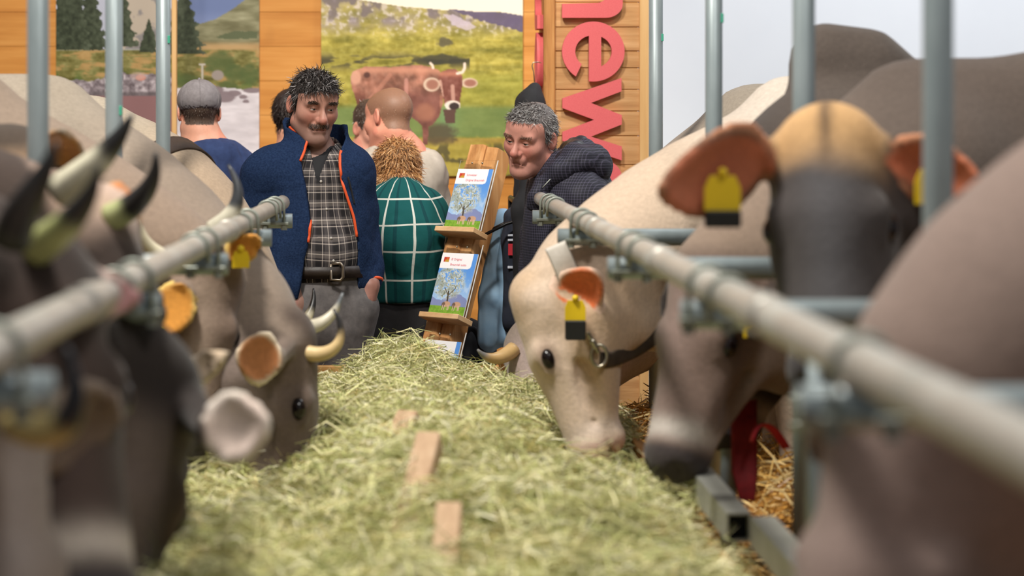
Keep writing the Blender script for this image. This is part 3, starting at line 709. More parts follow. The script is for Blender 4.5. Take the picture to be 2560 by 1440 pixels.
# ================================================================== cattle
M_fur = mat_attr('cattle_coat', .8, 90, .14, .4, .0035, (1, 1, 1), spec=.2, sheen=.15)
M_horn = mat_attr('horn_keratin', .35, 40, .1, .1, .001, spec=.5)
M_eye = mat_plain('cow_eye', (22, 14, 14), .12)
M_tag = mat_plain('yellow_ear_tag', (236, 200, 30), .45)
M_tagd = mat_plain('black_tag_box', (26, 26, 24), .5)
M_collar = mat_noise('leather_collar', (46, 38, 32), (74, 62, 50), 30, .6)
M_collarp = mat_noise('pale_webbing', (196, 188, 176), (216, 208, 198), 40, .7)
M_steel = mat_plain('snap_hook_steel', (176, 168, 150), .3, .9)
M_rope = mat_noise('halter_rope', (52, 72, 70), (120, 134, 128), 60, .8)
ZC = ZP+.02
def leaf(c, r, A):
    c = np.array(c, np.float32); A_ = np.array(A, np.float32).T; r = np.array(r, np.float32)
    def f(p):
        q = (p-c)@A_; s_ = np.clip(q[:, 0]/r[0], -1.2, 1.2); rr = np.column_stack([np.full(len(q), r[0]), r[1]*(1.02-.34*s_-.12*s_*s_), np.full(len(q), r[2])])
        k0 = np.linalg.norm(q/rr, axis=1); k1 = np.linalg.norm(q/(rr*rr), axis=1)+1e-9; return k0*(k0-1)/k1*.9
    f.pts = [(c, float(max(r)*1.05))]; return f
def cow(label, sg, yb, xw, poll, f, nh, coat, horns=None, ears=None, yaw=0, wid=1.0, H=1.0, hs=1.0, h=.0125, mid=None, tags=(), thick=1.0, group=None, zw=0, hump=0):
    """sg +1 faces +x, -1 faces -x; poll = top of head in world metres, f = poll-to-nose, nh = forehead normal"""
    h = h*1.08; poll = np.array(poll, float); f = unit(f); n = np.array(nh, float); n = unit(n-f*(n@f)); l = np.cross(f, n)      # l: lateral
    if l@np.array([-.5, -1, 0]) < 0: l = -l                                  # +l is the camera side (picture left on a frontal face)
    HA = np.array([f, n, l]); hp = lambda a, b, c: poll+hs*(a*f+b*n+c*l)
    ya = math.radians(yaw); ex = np.array([sg*math.cos(ya), math.sin(ya), 0]); ez = np.array([0, 0, 1.]); ey = np.cross(ez, ex)
    O = np.array([xw, yb, ZC]); bp = lambda x, y, z: O+ex*x*H+ey*y*wid*H+ez*(z*H+zw*max(0, 1-abs(x)/1.2))
    F_ = Field(); A = np.array([ex, ey, ez])
    def scaled(fs, sy): return local(O, A, fs, (H, H*wid*sy, H))
    F_.add(scaled(rcone((-.12, 0, .93), (-1.12, 0, .95), .36, .375), .80))
    F_.add(rcone(bp(.0, 0, 1.255), bp(-.35, 0, 1.25), .085*H, .08*H), .16); F_.add(rcone(bp(-.35, 0, 1.25), bp(-1.28, 0, 1.27), .08*H, .09*H), .14)
    F_.add(scaled(rcone((-1.15, 0, 1.05), (-1.38, 0, 1.05), .29, .22), .9), .1)
    for s in (-1, 1):
        F_.add(ball(bp(-1.18, s*.2, 1.23), .07*H), .12)
        F_.add(rcone(bp(-.02, s*.17, 1.08), bp(.06, s*.17, .74), .15*H, .14*H), .12)
        F_.add(rcone(bp(.02, s*.16, .74), bp(-.02, s*.15, .42), .11*H, .066*H), .06); F_.add(rcone(bp(-.02, s*.15, .42), bp(.0, s*.15, .12), .066*H, .042*H), .03)
        F_.add(rcone(bp(.0, s*.15, .12), bp(.05, s*.15, .035), .05*H, .062*H), .02)
        F_.add(rcone(bp(-1.2, s*.19, .9), bp(-1.12, s*.2, .66), .21*H, .13*H), .1); F_.add(rcone(bp(-1.12, s*.2, .66), bp(-1.36, s*.17, .48), .12*H, .062*H), .06)
        F_.add(rcone(bp(-1.36, s*.17, .48), bp(-1.31, s*.17, .12), .062*H, .045*H), .03); F_.add(rcone(bp(-1.31, s*.17, .12), bp(-1.26, s*.17, .035), .05*H, .062*H), .02)
    F_.add(rcone(bp(-1.52, 0, 1.2), bp(-1.62, 0, .55), .035*H, .022*H), .05); F_.add(ball(bp(-.95, 0, .58), .15*H), .1)
    if hump: F_.add(rcone(bp(.08, 0, 1.22+hump), bp(-.02, 0, 1.21+hump), .09, .085), .12)
    # neck: withers -> mid -> nape, with the throat below
    nape = hp(.05, -.12, 0); a0 = bp(-.02, 0, 1.02); mid_ = (a0*.5+nape*.5+np.array([0, 0, .06])) if mid is None else np.array(mid, float)
    c = bez(a0, a0*.35+mid_*.65+[0, 0, .02], mid_*.6+nape*.4, nape, 7); r = np.interp(np.linspace(0, 1, 7), [0, .35, .7, 1], [.27, .215, .165, .125])*hs*thick
    for i in range(6): F_.add(rcone(c[i], c[i+1], r[i], r[i+1]), .09)
    thr = hp(.17, -.2, 0); d0 = bp(.12, 0, .76); d1 = d0*.5+thr*.5-[0, 0, .03]
    F_.add(rcone(bp(.06, 0, .82), d0, .2*H, .14*H), .12); F_.add(rcone(d0, d1, .12*H, .08*hs), .1); F_.add(rcone(d1, thr, .08*hs, .06*hs), .08)
    # head
    def hb(fs): return local(poll, HA*1.0, fs, (hs, hs, hs))
    hd = Field()
    hd.add(hb(ell((.155, -.078, 0), (.15, .085, .098)))); hd.add(hb(rcone((.0, -.045, 0), (.08, -.075, 0), .058, .082)), .05)
    for s in (-1, 1):
        hd.add(hb(ball((.012, -.045, s*.045), .042)), .04)
        hd.add(hb(ball((.185, -.052, s*.086), .033)), .03); hd.add(hb(rcone((.125, -.192, s*.046), (.40, -.128, s*.022), .084, .048)), .05)
        hd.add(hb(ell((.2, -.14, s*.072), (.1, .06, .042))), .04); hd.add(hb(rcone((.25, -.10, s*.07), (.40, -.085, s*.048), .03, .03)), .03)
    hd.add(hb(rcone((.2, -.082, 0), (.43, -.083, 0), .088, .06)), .05)
    hd.add(hb(ell((.475, -.092, 0), (.062, .066, .084))), .035); hd.add(hb(ball((.455, -.155, 0), .037)), .03)
    for s in (-1, 1):
        hd.sub(hb(ell((.522, -.058, s*.046), (.022, .02, .013))), .012); hd.sub(hb(ell((.2, -.062, s*.134), (.032, .02, .022))), .02)
    hd.sub(hb(ell((.505, -.142, 0), (.06, .006, .08))), .012)
    for s in (-1, 1):
        hd.add(hb(rcone((.235, -.098, s*.082), (.37, -.098, s*.060), .020, .017)), .018); hd.sub(hb(ell((.115, -.085, s*.132), (.06, .035, .024))), .03)
        hd.add(hb(rcone((.165, -.038, s*.09), (.235, -.05, s*.094), .014, .012)), .012); hd.add(hb(rcone((.17, -.088, s*.1), (.235, -.084, s*.1), .012, .010)), .012)
        hd.sub(hb(ell((.30, -.145, s*.096), (.08, .022, .02))), .03); hd.sub(hb(rcone((.40, -.128, s*.068), (.485, -.136, s*.078), .005, .006)), .012)
        hd.add(hb(ell((.45, -.118, s*.05), (.05, .024, .03))), .015)
    F_.add(hd, .05)
    E = []
    earp = ears or {}
    for s in (-1, 1):
        ep = earp.get(s, ((-.12, -.25, s*.95), (.55, .7, s*.2), .2)); wr_ = .32
        if isinstance(ep, dict):                                             # tip (and base) as points, g = way the ear opens, in the room
            b0 = P(*ep['base']) if 'base' in ep else hp(.03, -.07, s*.10); e = P(*ep['tip'])-b0; L = float(np.linalg.norm(e))/1.08/hs; e = unit(e); g = np.array(ep['g'], float); wr_ = ep.get('wr', .32)
        else:
            e, g, L = ep
            if L < .01: continue
            e = unit(hp(*e)-poll); g = np.array(g, float)@HA; b0 = hp(.03, -.07, s*.10)
        g = unit(g-e*(g@e)); wv = np.cross(e, g)
        L *= hs; cen = b0+e*L*.58; EA = np.array([e, wv, g]); w_ = L*wr_
        ef = Field(); ef.add(leaf(cen, (L*.5, w_, .021*hs), EA)); ef.add(rcone(hp(.03, -.07, s*.085), b0+e*L*.18, .032*hs, .024*hs), .03)
        ef.sub(leaf(cen+g*.019*hs+e*.004, (L*.45, w_*.86, .020*hs), EA), .006); F_.add(ef, .022); E.append((s, b0, e, g, wv, L, cen, w_, ef))
    hpts = np.array([hp(a, b, c_) for a in (-.1, .56) for b in (-.25, .06) for c_ in (-.14, .14)]+[q[6]+q[2]*q[5]*.5 for q in E]); flo, fhi = hpts.min(0)-.03, hpts.max(0)+.03
    V, Q = field_mesh(F_, h, .03, (flo, fhi), h*3.4)
    # coat colours
    cc = {k: lin(np.array(v, float)) for k, v in coat.items()}; loc = ((V-poll)@HA.T)/hs; a, b, cz = loc.T; ac = np.abs(cz)
    nz = fbm(V*5, 3, 50); col = cc['body'][None, :]*(.82+.36*nz)[:, None]
    inh = sstep(a, -.04, .06)*(1-sstep(np.abs(b+.1), .2, .26))*(1-sstep(ac, .18, .24))*(a < .62); bz_ = (V[:, 2]-ZC)/H
    def mix(m, k, amt=1.0):
        nonlocal col
        m = (np.clip(m, 0, 1)*amt)[:, None]; col = col*(1-m)+k*m
    if 'back' in cc: mix(sstep(bz_, 1.0, 1.34)*(1-inh), cc['back'], .8)
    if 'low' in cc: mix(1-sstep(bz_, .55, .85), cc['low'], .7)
    nb = sstep(((V-O)@ex)/H, .05, .45)*(1-inh)
    if 'neck' in cc: mix(nb, cc['neck'], .9)
    mix(inh, cc['head']*1.0, .95)
    if 'face' in cc: mix(inh*np.exp(-(ac/.055)**2)*sstep(a, .02, .1)*(1-sstep(a, .4, .46))*sstep(b, -.1, -.03), cc['face'], .9)
    if 'cheek' in cc: mix(inh*sstep(-b, .1, .17)*(1-sstep(a, .36, .44)), cc['cheek'], .8)
    if 'poll' in cc: mix(sstep(b, -.13, -.05)*(1-sstep(a+.12*(nz-.5), .03, .13))*sstep(a, -.12, -.04)*(1-sstep(ac, .08, .13)), cc['poll'], .9)
    if 'streak' in cc: mix(np.exp(-(ac/.014)**2)*sstep(b, -.13, -.05)*(1-sstep(a, .02, .16))*sstep(a, -.1, -.03), cc['streak'], .8)
    mix(inh*np.exp(-(((a-.2)/.045)**2+((b+.06)/.03)**2+((ac-.115)/.04)**2)), cc.get('eyer', cc['head']*.5), .8)
    mix(inh*np.exp(-((a-.42)/.026)**2), cc.get('ring', lin([206, 200, 192])), .85)
    mix(inh*sstep(a, .445, .475), cc.get('nose', lin([64, 60, 62])), .95)
    for (s, b0, e, g, wv, L, cen, w_, ef) in E:
        q = V-cen; s_ = q@e; t_ = q@wv; o_ = q@g; m = (ef(V.astype(np.float32)) < .007)*(s_ > -L*.45)*1.0
        mix(m*1.0, cc.get('ear', cc['head']), .9); inn = m*sstep(o_-.02*((s_/(L*.5))**2+(t_/w_)**2), -.022, -.012)*(1-sstep((s_/(L*.46))**2+(t_/(w_*.86))**2, .75, 1.05))*(np.abs(s_) < L*.5)
        rim = m*sstep((s_/(L*.5))**2+(t_/w_)**2, .72, .95); mix(rim, cc.get('rim', lin([226, 210, 190])), .9); mix(inn, cc.get('earin', lin([204, 136, 100])), .95)  # orange inner-ear colours include the glow of backlight through the ear
    cl_ = lin([60, 54, 50]); mix(1-sstep(bz_, .05, .08), cl_, 1)
    root = empty('cow', (O+ex*-.6)*[1, 1, 0]+[0, 0, ZC]); tag(root, label, 'cow', group or 'show cattle at the trough')
    mesh('body', V, Q, M_fur, root, cols=np.clip(col, 0, 1))
    for s in (-1, 1):
        V, Fs = sphere(hp(.2, -.060, s*.103), (.030*hs, .021*hs, .022*hs), 16, 10, HA); mesh('eye', V, Fs, M_eye, root)
    # horns: (side, [control points in head axes], base radius, base colour, tip colour, tip start)
    for (s, cp, r0, cb, ct, t0) in (horns or []):
        pts = bez(*([hp(.02, -.03, s*.05)*.0+hp(*q) for q in cp] if max(abs(x) for x in cp[0]) < 5 else [P(*q) for q in cp]), n=18); t = np.linspace(0, 1, 18); rad = r0*hs*(1-t**1.6*.86)
        V, Fs = tube(pts, rad, 14); tt = np.repeat(t, 14); k = sstep(tt+.12*(fbm(V*30, 2, 3)-.5), t0-.08, t0+.1)[:, None]
        hc = lin(np.array(cb, float))*(1-k)+lin(np.array(ct, float))*k; hc = hc*(.85+.3*fbm(V*[40, 40, 40], 2, 6))[:, None]; mesh('horn', V, Fs, M_horn, root, cols=hc)
    for (s, along, wd, ht, drop, box_) in tags:
        q = [x for x in E if x[0] == s][0]; _, b0, e, g, wv, L, cen, w_, ef = q
        c0 = cen+e*L*along+g*.012; dn = unit(np.array([0, 0, -1])-.25*g*0); rt = unit(np.cross(dn, (0, 1, 0))); dp = np.cross(rt, dn)
        lp = [(-wd*.35, 0), (wd*.35, 0), (wd*.5, -ht*.35), (wd*.5, -ht), (-wd*.5, -ht), (-wd*.5, -ht*.35)]
        V, Fs = poly_extrude([lp], .003, lambda v: c0+np.array([0, -.02-drop, 0])+rt*v[0]+dn*(-v[1])+dp*v[2], 'tag'); tg = mesh('ear_tag', V, Fs, M_tag, root, smooth=False)
        V, Fs = sphere(c0+np.array([0, -.022-drop, 0])+dn*(-.006), .009, 10, 6); mesh('stud', V, Fs, M_tag, tg)
        if box_:
            V, Fs = cbox(c0+np.array([0, -.022-drop, 0])+dn*(ht+box_*.5), (wd*.5, .012, box_*.5), np.array([rt, dp, dn]), .003); mesh('chip_box', V, Fs, M_tagd, tg, smooth=False)
    root['_c'] = 0; del root['_c']
    return dict(root=root, F=F_, hp=hp, neck=c, HA=HA, ex=ex, bp=bp, E=E)
def band(F_, c, axis, w, mat, name, parent, t=.004, xh=(0, 0, 1), n=40, a0=0, a1=2*np.pi, rmax=.4):
    """strap that hugs the field around axis through c"""
    x, y, z = frame(axis, xh); full = abs(a1-a0) > 6.2; an = np.linspace(a0, a1, n, endpoint=not full); d = np.cos(an)[:, None]*x+np.sin(an)[:, None]*y; rows = []
    for o in (-w/2, w/2):
        st_ = np.array(c)+z*o+d*rmax; p = march(F_, st_, -d, 60, rmax); rows.append((p, d))
    V = np.concatenate([rows[0][0]+d*.001, rows[1][0]+d*.001, rows[0][0]+d*t*1.6, rows[1][0]+d*t*1.6]); Fs = []
    for j in range(n if full else n-1):
        k = (j+1) % n; Fs += [[2*n+j, 2*n+k, 3*n+k, 3*n+j], [j, n+j, n+k, k], [j, k, 2*n+k, 2*n+j], [n+j, 3*n+j, 3*n+k, n+k]]
    return mesh(name, V, Fs, mat, parent)

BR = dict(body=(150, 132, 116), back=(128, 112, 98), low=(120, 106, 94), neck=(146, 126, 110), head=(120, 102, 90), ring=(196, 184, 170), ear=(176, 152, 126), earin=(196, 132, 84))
GREY = dict(BR, body=(146, 132, 118), back=(158, 146, 130), neck=(136, 120, 106), head=(116, 100, 88))
PALE = dict(body=(204, 188, 172), back=(206, 194, 180), low=(180, 160, 140), neck=(202, 178, 154), head=(220, 196, 174), face=(230, 210, 192), cheek=(200, 170, 138), ring=(226, 206, 190), nose=(196, 160, 146),
            ear=(214, 180, 156), earin=(226, 116, 62), eyer=(104, 76, 66), rim=(232, 200, 178), poll=(200, 172, 142))
DARK = dict(streak=(70, 56, 46), body=(46, 38, 34), back=(62, 52, 46), low=(60, 50, 44), neck=(54, 45, 40), head=(64, 58, 56), poll=(204, 162, 112), ear=(120, 92, 74), earin=(206, 120, 86), rim=(190, 130, 96), ring=(150, 146, 142), face=(78, 76, 78))
DKB = dict(BR, body=(104, 86, 74), back=(112, 94, 80), neck=(96, 78, 66), head=(78, 62, 54), face=(100, 88, 82), poll=(46, 38, 34), ear=(226, 206, 182), earin=(222, 190, 170), rim=(236, 222, 206))
IV, BK = (222, 212, 184), (36, 34, 34)
BR.update(body=(146, 128, 112))
DKB.update(head=(48, 37, 32), neck=(58, 45, 39), body=(84, 69, 60), poll=(36, 29, 26))

# ---------------- right row
r5 = cow('cream-coloured cow grazing with leather collar and yellow ear tag under the right rail', -1, 5.72, 1.06, P(1292, 744, 5.3), (.125, -.09, -.45), (-.93, .22, -.25), PALE,
    horns=[(-1, [(1366, 740, 5.42), (1346, 726, 5.42), (1332, 716, 5.42), (1317, 700, 5.42)], .020, (150, 156, 146), (70, 80, 80), .5)],
    ears={1: dict(base=(1408, 776, 5.2), tip=(1498, 676, 5.08), g=(-.45, -.8, -.35), wr=.40), -1: ((-.1, -.3, -.9), (.3, .7, -.2), .16)}, h=.0072, wid=.92, hs=.92, mid=(.62, 5.52, 1.30), thick=.98, tags=[(1, -.2, .052, .05, .035, .05)])
def on_front(F_, uv, Y, off=-.002, y0=-.6):
    o_ = np.array([P(u, v, Y+y0) for u, v in uv]); d_ = np.array([unit(q-np.array([0, 0, CZ])) for q in o_]); return march(F_, o_, d_, 48, 1.6)+[0, off, 0]
def smooth_path(uv, n=8):
    a = np.array(uv, float); return np.concatenate([bez(a[i], a[i]+(a[i+1]-a[max(i-1, 0)])/6, a[i+1]-(a[min(i+2, len(a)-1)]-a[i])/6, a[i+1], n)[:-1] for i in range(len(a)-1)]+[a[-1:]])
pp = on_front(r5['F'], smooth_path([(1500, 900), (1530, 898), (1565, 886), (1600, 868), (1640, 840), (1680, 800)]), 5.3, -.004); pp = pp[np.r_[True, np.abs(np.diff(pp[:, 1])) < .08]]
V, Fs = tube(pp, .021, 10, flat=.16, up=(.2, 0, 1)); mesh('collar', V, Fs, M_collar, r5['root'])
rg = on_front(r5['F'], [(1497, 888)], 5.3, -.012)[0]; a = np.linspace(0, 2*np.pi, 17); V, Fs = tube(np.array([rg+[.02*math.cos(t), 0, .028*math.sin(t)] for t in a]), .005, 8, caps=False); mesh('collar_ring', V, Fs, M_steel, r5['root'])
pp = on_front(r5['F'], smooth_path([(1468, 830), (1478, 848), (1488, 866), (1495, 880)]), 5.3, -.012); V, Fs = tube(pp, [.006]*8+[.009]*8+[.006]*(len(pp)-16), 8); mesh('snap_hook', V, Fs, M_steel, r5['root'])
pts = bez(P(1388, 612, 5.16), P(1400, 636, 5.15), P(1414, 668, 5.15), P(1428, 708, 5.16), 10)
V, Fs = tube(pts, .030, 10, flat=.09, up=(1, 0, 0)); o = mesh('neck_strap', V, Fs, M_collarp, r5['root'])
cow('grey-brown cow with white muzzle ring feeding beside the cream cow', -1, 4.5, 1.10, P(1752, 640, 4.42), (-.28, -.28, -.88), (-.76, -.62, .12),
    dict(BR, body=(92, 80, 72), back=(86, 75, 68), head=(120, 100, 90), ring=(196, 188, 180), cheek=(136, 118, 104), face=(132, 112, 104), ear=(62, 52, 46), earin=(36, 30, 27), rim=(66, 56, 50), nose=(62, 56, 57)), ears={1: dict(tip=(1905, 850, 4.2), g=(-.2, -.9, -.2), wr=.3), -1: dict(tip=(1655, 800, 4.5), g=(-.6, -.8, 0), wr=.3)}, h=.010, wid=.82, hs=.92, tags=[(1, .1, .05, .05, 0, 0)])
cow('dark-faced cow with tan poll and two yellow ear tags looking over the right rail', -1, 3.86, 1.36, P(2064, 300, 3.55), (-.09, -.50, -.86), (-.26, -.83, .50), DARK,
    ears={1: dict(tip=(1640, 478, 3.42), g=(0, -.85, -.35), wr=.30), -1: dict(tip=(2470, 470, 3.45), g=(0, -.85, -.35), wr=.30)}, h=.010, wid=.8, tags=[(1, -.02, .062, .06, 0, .03), (-1, -.06, .06, .06, 0, .0)], mid=(1.08, 3.86, 1.16), H=.88, hs=.94, thick=.86)
cow('dark grey-brown cow with pale withers standing behind the tan-polled cow', -1, 4.98, 1.10, P(1900, 560, 4.75), (-.35, -.1, -.9), (-.8, -.3, .2), dict(DKB, body=(66, 58, 53), back=(86, 76, 69), neck=(58, 50, 46)), h=.014, wid=.55, H=.99, hump=.17, mid=(.90, 4.85, 1.46), ears={1: ((0, -.2, .9), (.4, .6, .2), .16)})
cow('farthest grey cow on the right with one ivory horn pointing over the hay', -1, 6.72, 1.12, P(1302, 832, 6.25), (.08, -.55, -.78), (-.55, -.5, .3), dict(GREY, head=(160, 144, 138), face=(170, 152, 146), cheek=(150, 128, 120), neck=(140, 124, 112)),
    horns=[(-1, [(1285, 872, 6.2), (1250, 905, 6.16), (1216, 902, 6.12), (1194, 874, 6.1)], .024, (196, 162, 110), (120, 118, 116), .72), (1, [(.03, -.04, .08), (.03, -.03, .14), (.03, -.02, .2), (-.005, .0, .225)], .026, (196, 162, 110), (120, 118, 116), .72)], h=.010, wid=.9, mid=(.72, 6.6, 1.15), ears={1: ((-.1, -.2, .9), (.4, .6, .2), .0001), -1: ((-.2, -.5, -.7), (.4, .6, -.2), .14)})
cow('nearest brown cow filling the right edge with head lowered to the trough', -1, 2.32, 1.12, P(2240, 1010, 2.28), (-.34, -.22, -.9), (-.75, -.5, .25), dict(BR, body=(142, 122, 112), back=(120, 104, 94), neck=(136, 116, 106), head=(132, 112, 104), cheek=(120, 100, 90), face=(146, 126, 118), ear=(132, 112, 104), earin=(120, 100, 92), rim=(150, 130, 120)), h=.012, wid=.95, mid=(.78, 2.36, 1.43), thick=1.05, H=.96,
    ears={1: ((-.3, -.5, .5), (.4, .6, .3), .15), -1: ((.1, -.3, -.9), (.4, .6, -.2), .13)})

# ---------------- left row
la = cow('far grey cow on the left with pink ear, just behind the grazing ivory-horned cow', 1, 6.62, -1.06, P(698, 815, 6.15), (.02, -.2, -.97), (.9, -.35, 0), dict(GREY, body=(176, 160, 138), back=(192, 178, 158), neck=(176, 152, 128), earin=(190, 128, 118), rim=(190, 140, 126)),
    horns=[(1, [(692, 815, 6.06), (722, 802, 6.02), (728, 748, 6.0), (702, 714, 6.0)], .020, (216, 212, 190), BK, .62), (-1, [(.02, -.02, -.07), (.0, .03, -.12), (-.06, .06, -.15), (-.13, .05, -.15)], .022, IV, BK, .6)], ears={1: dict(base=(690, 806, 6.06), tip=(676, 742, 6.02), g=(.1, -1, 0), wr=.36), -1: ((-.2, -.3, -.8), (.3, .6, -.2), .13)}, h=.011, mid=(-.66, 6.45, 1.34), tags=[(1, -.5, .026, .03, 0, 0)], wid=.9, H=.97)
band(la['F'], la['neck'][2], la['neck'][3]-la['neck'][1], .07, mat_noise('brown_neck_strap', (58, 44, 36), (78, 62, 50), 20, .7), 'neck_strap', la['root'], .005, (0, -1, 0), 44, rmax=.5)
lb = cow('brown cow with two curved ivory horns tipped black grazing in the left trough side', 1, 5.62, -1.02, P(768, 832, 5.02), (.07, -.16, -.98), (.93, .26, -.02), dict(GREY, head=(106, 90, 80), face=(122, 108, 98), cheek=(122, 108, 100), poll=(66, 53, 46), ear=(206, 184, 152), earin=(176, 112, 66), rim=(228, 212, 188), nose=(70, 66, 66)),
    horns=[(1, [(738, 868, 4.95), (800, 912, 4.9), (892, 872, 4.9), (834, 772, 4.92)], .022, (214, 186, 136), BK, .74), (-1, [(728, 816, 5.08), (790, 830, 5.1), (838, 800, 5.12), (857, 732, 5.12)], .023, (206, 198, 176), (112, 116, 120), .78)],
    ears={1: dict(base=(702, 908, 4.78), tip=(588, 882, 4.70), g=(.25, -.9, .1), wr=.52), -1: ((-.1, -.4, -.8), (.4, .6, -.2), .16)}, h=.0085, mid=(-.66, 5.42, 1.30), wid=.9, hs=.95)
cow('brown cow with drooping ears painted backlit amber facing the camera beneath the left rail', 1, 5.02, -1.12, P(512, 640, 4.9), (-.06, -.40, -.9), (.22, -.88, .40), dict(BR, head=(116, 96, 82), face=(158, 138, 122), ear=(206, 150, 76), earin=(206, 140, 58), rim=(220, 190, 110), cheek=(104, 84, 70)),  # amber ears: light shining through them is put into the colour
    horns=[(-1, [(530, 575, 4.88), (590, 540, 4.86), (618, 490, 4.86), (571, 412, 4.88)], .026, (206, 200, 180), (62, 64, 68), .42), (1, [(400, 640, 4.8), (372, 625, 4.78), (352, 600, 4.76), (350, 548, 4.75)], .024, IV, IV, .9)],
    ears={-1: dict(base=(570, 645, 4.84), tip=(655, 592, 4.8), g=(0, -1, -.2), wr=.36), 1: dict(base=(462, 705, 4.82), tip=(398, 845, 4.72), g=(.2, -1, 0), wr=.36)}, h=.010, wid=.62, hs=.92, tags=[(-1, -.1, .04, .04, 0, 0), (1, .4, .03, .04, 0, 0)])
cow('tan-faced cow with dark tuft at the far left behind the horned heads', 1, 4.42, -1.62, P(28, 350, 4.3), (.2, -.62, -.75), (.15, -.75, .6), dict(BR, body=(150, 130, 114), head=(156, 128, 102), face=(174, 146, 118), poll=(52, 44, 38), earin=(200, 140, 80)), ears={-1: dict(tip=(160, 325, 4.15), g=(0, -.9, -.3), wr=.26)}, h=.013, wid=.62, mid=(-1.2, 4.4, 1.34))
cow('dark brown cow half hidden behind the nearest grazing head, cream ear raised', 1, 3.86, -1.16, P(415, 912, 3.85), (-.05, -.3, -.95), (.72, -.62, .1), dict(DKB, head=(52, 42, 38), rim=(226, 208, 184), earin=(214, 190, 162)), ears={-1: dict(base=(450, 952, 3.68), tip=(572, 878, 3.62), g=(-.2, -.9, .4), wr=.24), 1: ((-.2, -.4, .5), (.4, .6, .2), .13)}, h=.012, wid=.62)
cow('dark cow with pale poll and black-tipped horns behind the left rail', 1, 3.40, -1.30, P(228, 500, 3.62), (.32, -.45, -.83), (.5, -.6, .6), dict(DKB, head=(50, 39, 34), poll=(206, 178, 160), face=(58, 46, 40), earin=(206, 130, 74), ear=(150, 110, 80), rim=(180, 140, 100)),
    horns=[(1, [(150, 480, 3.5), (235, 415, 3.46), (292, 368, 3.45), (330, 286, 3.45)], .030, (222, 216, 190), BK, .52), (-1, [(275, 545, 3.6), (340, 520, 3.58), (400, 462, 3.56), (388, 382, 3.55)], .026, (176, 182, 130), BK, .2)], h=.012, wid=.62, mid=(-1.0, 3.5, 1.38), ears={-1: dict(tip=(292, 445, 3.7), g=(0, -1, -.2), wr=.3), 1: ((.05, -.1, .9), (.3, .7, 0), .0001)})
cow('large dark brown cow with cream ear lowered in the left foreground', 1, 2.86, -1.08, P(370, 905, 3.10), (-.14, -.36, -.9), (.42, -.80, .3), dict(DKB, head=(58, 46, 41), face=(106, 92, 86), eyer=(140, 108, 84), ear=(236, 222, 206), rim=(242, 230, 218), earin=(232, 210, 198)), ears={-1: dict(base=(505, 1075, 3.0), tip=(682, 1062, 2.95), g=(.1, -1, .2), wr=.50), 1: ((.1, -.4, .8), (.4, .6, .2), .0001)}, h=.011, wid=.66, hs=1.05)
cow('dark cow with tall black horns crossing the left rail at the picture edge', 1, 2.26, -1.28, P(72, 610, 2.66), (.28, -.5, -.8), (.45, -.7, .55), dict(DKB, head=(54, 42, 36), poll=(52, 40, 35), face=(78, 63, 56), ear=(150, 120, 110), earin=(190, 140, 140), rim=(206, 180, 168)),
    horns=[(1, [(28, 600, 2.55), (50, 510, 2.52), (110, 460, 2.5), (142, 352, 2.5)], .026, (60, 62, 48), BK, .12), (-1, [(88, 622, 2.62), (160, 575, 2.58), (236, 510, 2.56), (247, 412, 2.55)], .024, (180, 184, 120), BK, .42)], h=.012, wid=.62, mid=(-1.0, 2.4, 1.38), ears={1: ((.05, -.1, .9), (.3, .7, 0), .0001), -1: ((.1, -.1, -.9), (.3, .7, 0), .085)})
l0 = cow('pale-muzzled cow with green rope halter cut off by the lower left corner', 1, 1.70, -1.06, P(-30, 1010, 2.28), (.16, -.22, -.95), (.7, -.6, .2), dict(GREY, head=(130, 118, 110), face=(150, 140, 134), ring=(226, 226, 224), cheek=(104, 92, 84), ear=(120, 104, 92), earin=(110, 92, 80), rim=(130, 114, 100)),
    horns=[(-1, [(40, 1050, 2.2), (165, 1125, 2.15), (222, 1030, 2.14), (166, 865, 2.14)], .022, (196, 178, 120), (30, 32, 40), .45)], h=.012, wid=.62)
band(l0['F'], l0['hp'](.34, -.09, 0), l0['HA'][0], .022, M_rope, 'halter', l0['root'], .012, l0['HA'][1], 30)
